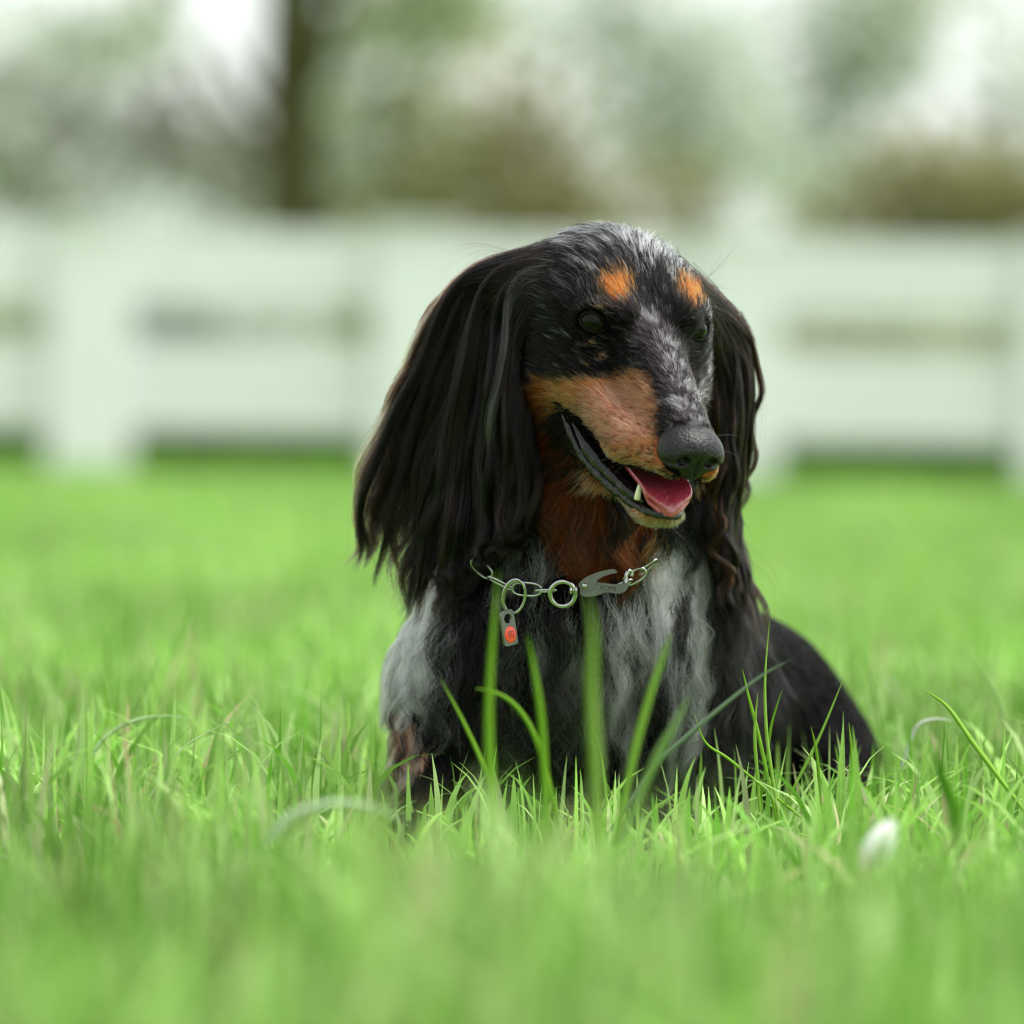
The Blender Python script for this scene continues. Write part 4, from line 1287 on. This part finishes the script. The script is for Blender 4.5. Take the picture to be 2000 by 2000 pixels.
# ------------------------------------------------------------------ grass
def blades(name, n, xf, ylo, yhi, hmin, hmax, wid, cols, seed, seg=4, yexp=1.0, lean=.45, dens=None, excl=True, pale=.085):
    r = np.random.default_rng(seed)
    Y = ylo + (yhi - ylo) * r.random(n) ** yexp
    X = (r.random(n) * 2 - 1) * xf(Y)
    P = np.stack([X, Y, np.zeros(n)], 1)
    if dens is not None:
        k = vnoise(P, dens) > .25 + .25 * r.random(n); P = P[k]
    if excl:                                               # nothing grows through the animal
        k = np.ones(len(P), bool)
        for cx, cy, rx, ry in ((.015, .06, .062, .055), (-.045, .03, .025, .04), (.08, .04, .025, .04), (.09, .20, .07, .12), (.15, .27, .065, .09), (.19, .23, .03, .06)):
            k &= ((P[:, 0] - cx) / rx) ** 2 + ((P[:, 1] - cy) / ry) ** 2 > 1
        P = P[k]
    n = len(P)
    tuft = vnoise(P, 9.0)
    h = hmin + (hmax - hmin) * r.random(n) ** 2.0 * (.45 + .9 * tuft)
    if excl:                                               # trodden shorter where the dog sits
        h = h * (1 - .42 * np.exp(-((P[:, 0] - .03) / .12) ** 4 - ((P[:, 1] + .16) / .20) ** 4))
    az = r.random(n) * 6.28
    ld = np.stack([np.cos(az), np.sin(az), np.zeros(n)], 1)
    le = lean * (r.random(n) ** 1.6) * 1.7
    face_ = r.random(n) * 6.28
    wd = np.stack([np.cos(face_), np.sin(face_), np.zeros(n)], 1)
    w = wid * (.5 + .9 * r.random(n))
    V = np.zeros((n, seg + 1, 2, 3))
    for i in range(seg + 1):
        t = i / seg
        c = P + ld * (h * le * t * t)[:, None] + np.array([0, 0, 1.]) * (h * (t - .42 * np.clip(le, 0, 1.1) * t ** 3))[:, None]
        ww = w * (1 - t ** 2.2) * (.75 + .5 * min(t * 3, 1) * .5) + .00012
        V[:, i, 0] = c - wd * ww[:, None] / 2; V[:, i, 1] = c + wd * ww[:, None] / 2
    base = np.arange(n)[:, None, None] * (seg + 1) * 2
    i = np.arange(seg)[None, :, None]
    q4 = base + i * 2 + np.array([0, 1, 3, 2])[None, None]
    C = np.array(cols)[r.integers(0, len(cols), n)] * (.70 + .6 * r.random((n, 1)))
    C *= (.50 + .65 * vnoise(P, 3.0) + .40 * vnoise(P, 11.0))[:, None]
    pl = r.random(n) < pale
    C[pl] = np.where(r.random((pl.sum(), 1)) < .5, np.array((.42, .47, .24)), np.array((.46, .40, .22))) * (.7 + .5 * r.random((pl.sum(), 1)))
    C = np.repeat(C, (seg + 1) * 2, 0)
    o = fast_mesh(name, V.reshape(-1, 3), q4.reshape(-1, 4), grass_mat, smooth=True)
    vcol(o, C)
    return o
grass_mat = tone_mat('grass_blade', rough=.42, spec=.20, transl=.32)
GREENS = [(.245, .43, .085), (.30, .48, .125), (.15, .35, .040), (.37, .52, .19), (.22, .41, .075)]
fr = lambda m: (lambda Y: (Y + DOG_D) * .118 + m)
for args in ((30000, fr(.16), -1.20, .87, .022, .088, .0042, GREENS, 101, 5, 1.0, .55),):
    tag(blades('grass', *args, dens=14.0), 'short soft grass blades around the dog', 'grass', kind='stuff')
tag(blades('grass', 5200, fr(.14), -1.38, -.68, .05, .120, .0055, GREENS, 111, 5, 1.0, .75, dens=9.0), 'taller loose grass blades in front of the dog', 'grass', kind='stuff')
tag(blades('grass', 34000, fr(.3), .87, 5.1, .022, .070, .0045, GREENS, 102, 4, .85, .6), 'mown lawn grass behind the dog', 'grass', kind='stuff')
tag(blades('grass', 42000, fr(.6), 5.1, 14.5, .025, .060, .012, GREENS, 103, 3, .8, .7, excl=False), 'far lawn grass up to the fence', 'grass', kind='stuff')
SHADE_G = [(.05, .14, .008), (.07, .18, .012), (.04, .11, .008)]  # tall grass coloured dark to paint the shade below the rails
tag(blades('grass', 16000, fr(.8), 12.72, 15.0, .09, .21, .018, SHADE_G, 104, 3, 1.0, .5, excl=False, pale=0), 'unmown grass, coloured dark as rail shade, along the foot of the fence', 'grass', kind='stuff')

def long_blade(label, pts, Y0, Y1, w, col, group=None, name='grass_leaf', cat='grass leaf', turn=0.0):
    """one blade traced from the photograph: base first, rooted in the ground; tapered, folded along its midrib"""
    n = 22
    c = catmull(pts, n); ys = np.linspace(Y0, Y1, n)
    ys = ys * 1.587
    C3 = np.array([px(a, b_, yy) for (a, b_), yy in zip(c, ys)])
    if C3[0, 2] > 0:                                      # carry the stem on down to the soil
        d = C3[0] - C3[3]; d /= np.linalg.norm(d); d = d if d[2] < -.3 else np.array([d[0] * .3, 0, -1.])
        s = (C3[0, 2] + .004) / -d[2]
        C3 = np.concatenate([[C3[0] + d * s * k for k in (1, .75, .5, .25)], C3])
    m = len(C3); T = unit(np.gradient(C3, axis=0))
    view = unit(CO - C3); side = unit(np.cross(T, view))
    side = unit(side * math.cos(turn) + view * math.sin(turn)); nn = unit(np.cross(side, T))
    t = np.linspace(0, 1, m)
    ww = .68 * w * S_PX * (1 - t ** 3.0) * (.62 + .38 * np.clip(t * 3, 0, 1)) + .0001
    V = np.concatenate([C3 - side * ww[:, None] / 2, C3 + nn * ww[:, None] * .10, C3 + side * ww[:, None] / 2, C3 - nn * .00012 + nn * ww[:, None] * .05])
    Fc = []
    for i in range(m - 1):
        for a, b_ in ((0, 1), (1, 2), (2, 3), (3, 0)):
            Fc.append((a * m + i, a * m + i + 1, b_ * m + i + 1, b_ * m + i))
    o = mesh_obj(name, V, Fc, grass_mat)
    cc = np.tile(np.array(col), (len(V), 1)); vcol(o, cc)
    tag(o, label, cat, group)
    return o
G1, G2, G3, GP, GD = (.24, .46, .04), (.32, .52, .09), (.20, .40, .03), (.50, .62, .42), (.10, .30, .015)
long_blade('tall upright grass blade passing just beside the red disc of the tag', [(968, 1640), (957, 1500), (955, 1380), (962, 1250), (974, 1112)], -.22, -.24, 26, G1)
long_blade('slim grass blade with its tip below the split ring, leaning back on the chest', [(1068, 1600), (1062, 1480), (1056, 1390), (1042, 1300), (1030, 1238)], -.20, -.22, 21, G1)
long_blade('wide soft grass blade standing in front of the snap clip', [(1168, 1600), (1162, 1470), (1156, 1340), (1158, 1240), (1148, 1158)], -.33, -.35, 28, G2)
long_blade('grass blade slanting up across the silver chest tuft', [(1228, 1520), (1245, 1445), (1272, 1350), (1296, 1280), (1311, 1233)], -.20, -.22, 23, G2)
long_blade('pale grass blade slanting beside the grey stalk before the chest', [(1265, 1520), (1290, 1465), (1318, 1415), (1350, 1352)], -.24, -.25, 24, (.28, .45, .14))
long_blade('grey green stalk lying diagonally across the flank of the dog', [(1215, 1590), (1280, 1495), (1345, 1435), (1420, 1372), (1490, 1318), (1545, 1288)], -.10, -.12, 15, (.22, .30, .20))
long_blade('grass blade leaning inward over the dark foreleg fur', [(968, 1590), (945, 1500), (905, 1410), (860, 1325)], -.13, -.14, 13, G1)
long_blade('bent grass blade arching over the lower chest', [(1080, 1560), (1062, 1490), (1036, 1420), (1000, 1372), (960, 1350), (928, 1345)], -.14, -.16, 15, G3)
for k, (lab, pts, w) in enumerate([
        ('tallest of the slender blades crossing the back of the dog', [(1512, 1540), (1498, 1440), (1494, 1330), (1503, 1212)], 11),
        ('sharp green blade leaning inward beside the tallest slender blade', [(1502, 1530), (1480, 1430), (1462, 1360), (1450, 1306)], 12),
        ('short pointed blade forking outward from the tallest slender blade', [(1500, 1460), (1508, 1410), (1528, 1345)], 9),
        ('blunt blade standing between the leaning blade and the tallest slender one', [(1478, 1500), (1474, 1430), (1480, 1352)], 11),
        ('thin blade bending over below the grey green stalk', [(1470, 1520), (1420, 1480), (1378, 1450), (1356, 1395)], 9),
        ('short straight blade before the middle of the black haunch', [(1600, 1530), (1595, 1470), (1584, 1418)], 10),
        ('long slanting blade crossing the outline of the haunch', [(1560, 1520), (1600, 1440), (1650, 1320)], 10),
        ('upright blade just beyond the rump where the haunch meets the lawn', [(1668, 1600), (1664, 1480), (1658, 1410)], 11)]):
    long_blade(lab, pts, -.045, -.05, w, (G2, G1, G3)[k % 3])
long_blade('thin bent straw coloured stalk kinked halfway, standing in open lawn', [(262, 1600), (300, 1545), (335, 1490), (360, 1458), (398, 1434), (446, 1409)], -.06, -.06, 5, (.62, .66, .44), cat='grass stalk', name='grass_stalk')
long_blade('arched grass blade with pale bowed tip in open lawn', [(150, 1540), (175, 1480), (212, 1435), (262, 1408), (320, 1399), (380, 1403)], .04, .05, 15, (.42, .58, .30))
long_blade('dark upright grass blade behind the arched one', [(222, 1520), (214, 1440), (206, 1350), (202, 1270)], .08, .10, 13, G3)
long_blade('slanting grass blade crossing the arched one', [(190, 1540), (235, 1440), (280, 1350), (318, 1272)], .08, .10, 13, (.22, .40, .09))
long_blade('broad pale grass blade bowed over in a low arch beside the tan foreleg', [(520, 1650), (560, 1600), (610, 1578), (670, 1568), (735, 1578), (800, 1606)], -.30, -.30, 24, (.55, .66, .46))
long_blade('broad dark green leaf blade drooping toward the white bud', [(1870, 1640), (1860, 1570), (1838, 1510), (1832, 1450)], -.20, -.22, 34, GD)
long_blade('tall curved pale blade bending away behind the haunch', [(1980, 1500), (1962, 1400), (1925, 1320), (1850, 1238)], .12, .14, 12, (.28, .46, .14))
long_blade('tall straight blade rising behind the haunch of the dog', [(1730, 1480), (1705, 1340), (1672, 1240)], .18, .20, 11, (.16, .34, .05))
long_blade('green blade curving up beside the drooping dark leaf', [(1960, 1530), (1900, 1450), (1850, 1380), (1800, 1345)], -.08, -.06, 16, G1)
long_blade('white dried blade bowed over behind the slender blades', [(1770, 1470), (1790, 1420), (1825, 1405), (1862, 1408)], .06, .06, 14, (.62, .68, .56))
# closed white daisy in the foreground
bud_base = px(1668, 1745, -.44)
daisy = empty('daisy', (bud_base[0], bud_base[1], 0))
tag(daisy, 'small closed white daisy bud leaning among the soft grass in front of the haunch', 'flower')
petal_mat = plain('petal', (.80, .82, .76), .6, spec=.2, sss=.1)
stem_m = plain('stem', (.12, .28, .03), .5)
b0 = px(1690, 1700, -.44); b1 = px(1728, 1632, -.44); axd = unit(b1 - b0)
v, f2 = tube(catmull([(bud_base[0] - .004, bud_base[1], -.003), (b0 + [bud_base[0] - .003, bud_base[1], 0]) / 2 * [1, 1, 1], b0], 10), .0008, 8)
mesh_obj('stem', v, f2, stem_m, daisy)
L_ = np.linalg.norm(b1 - b0) * 1.45
s1 = unit(np.cross(axd, [0, 1., 0])); s2 = np.cross(axd, s1)
for k in range(11):
    a = 2 * math.pi * k / 11; o_ = s1 * math.cos(a) + s2 * math.sin(a); w_ = np.cross(axd, o_)
    V = []; Fc = []
    for i in range(8):
        t = i / 7; c = b0 + axd * L_ * t + o_ * (.0012 + .0050 * math.sin(math.pi * min(1, t * .95 + .05)) ** .8)
        ww = .0021 * math.sin(math.pi * min(.97, t * .85 + .12))
        V += [c - w_ * ww, c + o_ * .0003, c + w_ * ww]
    for i in range(7):
        for j in (0, 1): Fc.append((i * 3 + j, i * 3 + j + 1, i * 3 + j + 4, i * 3 + j + 3))
    mesh_obj('petal', V, Fc, petal_mat, daisy)
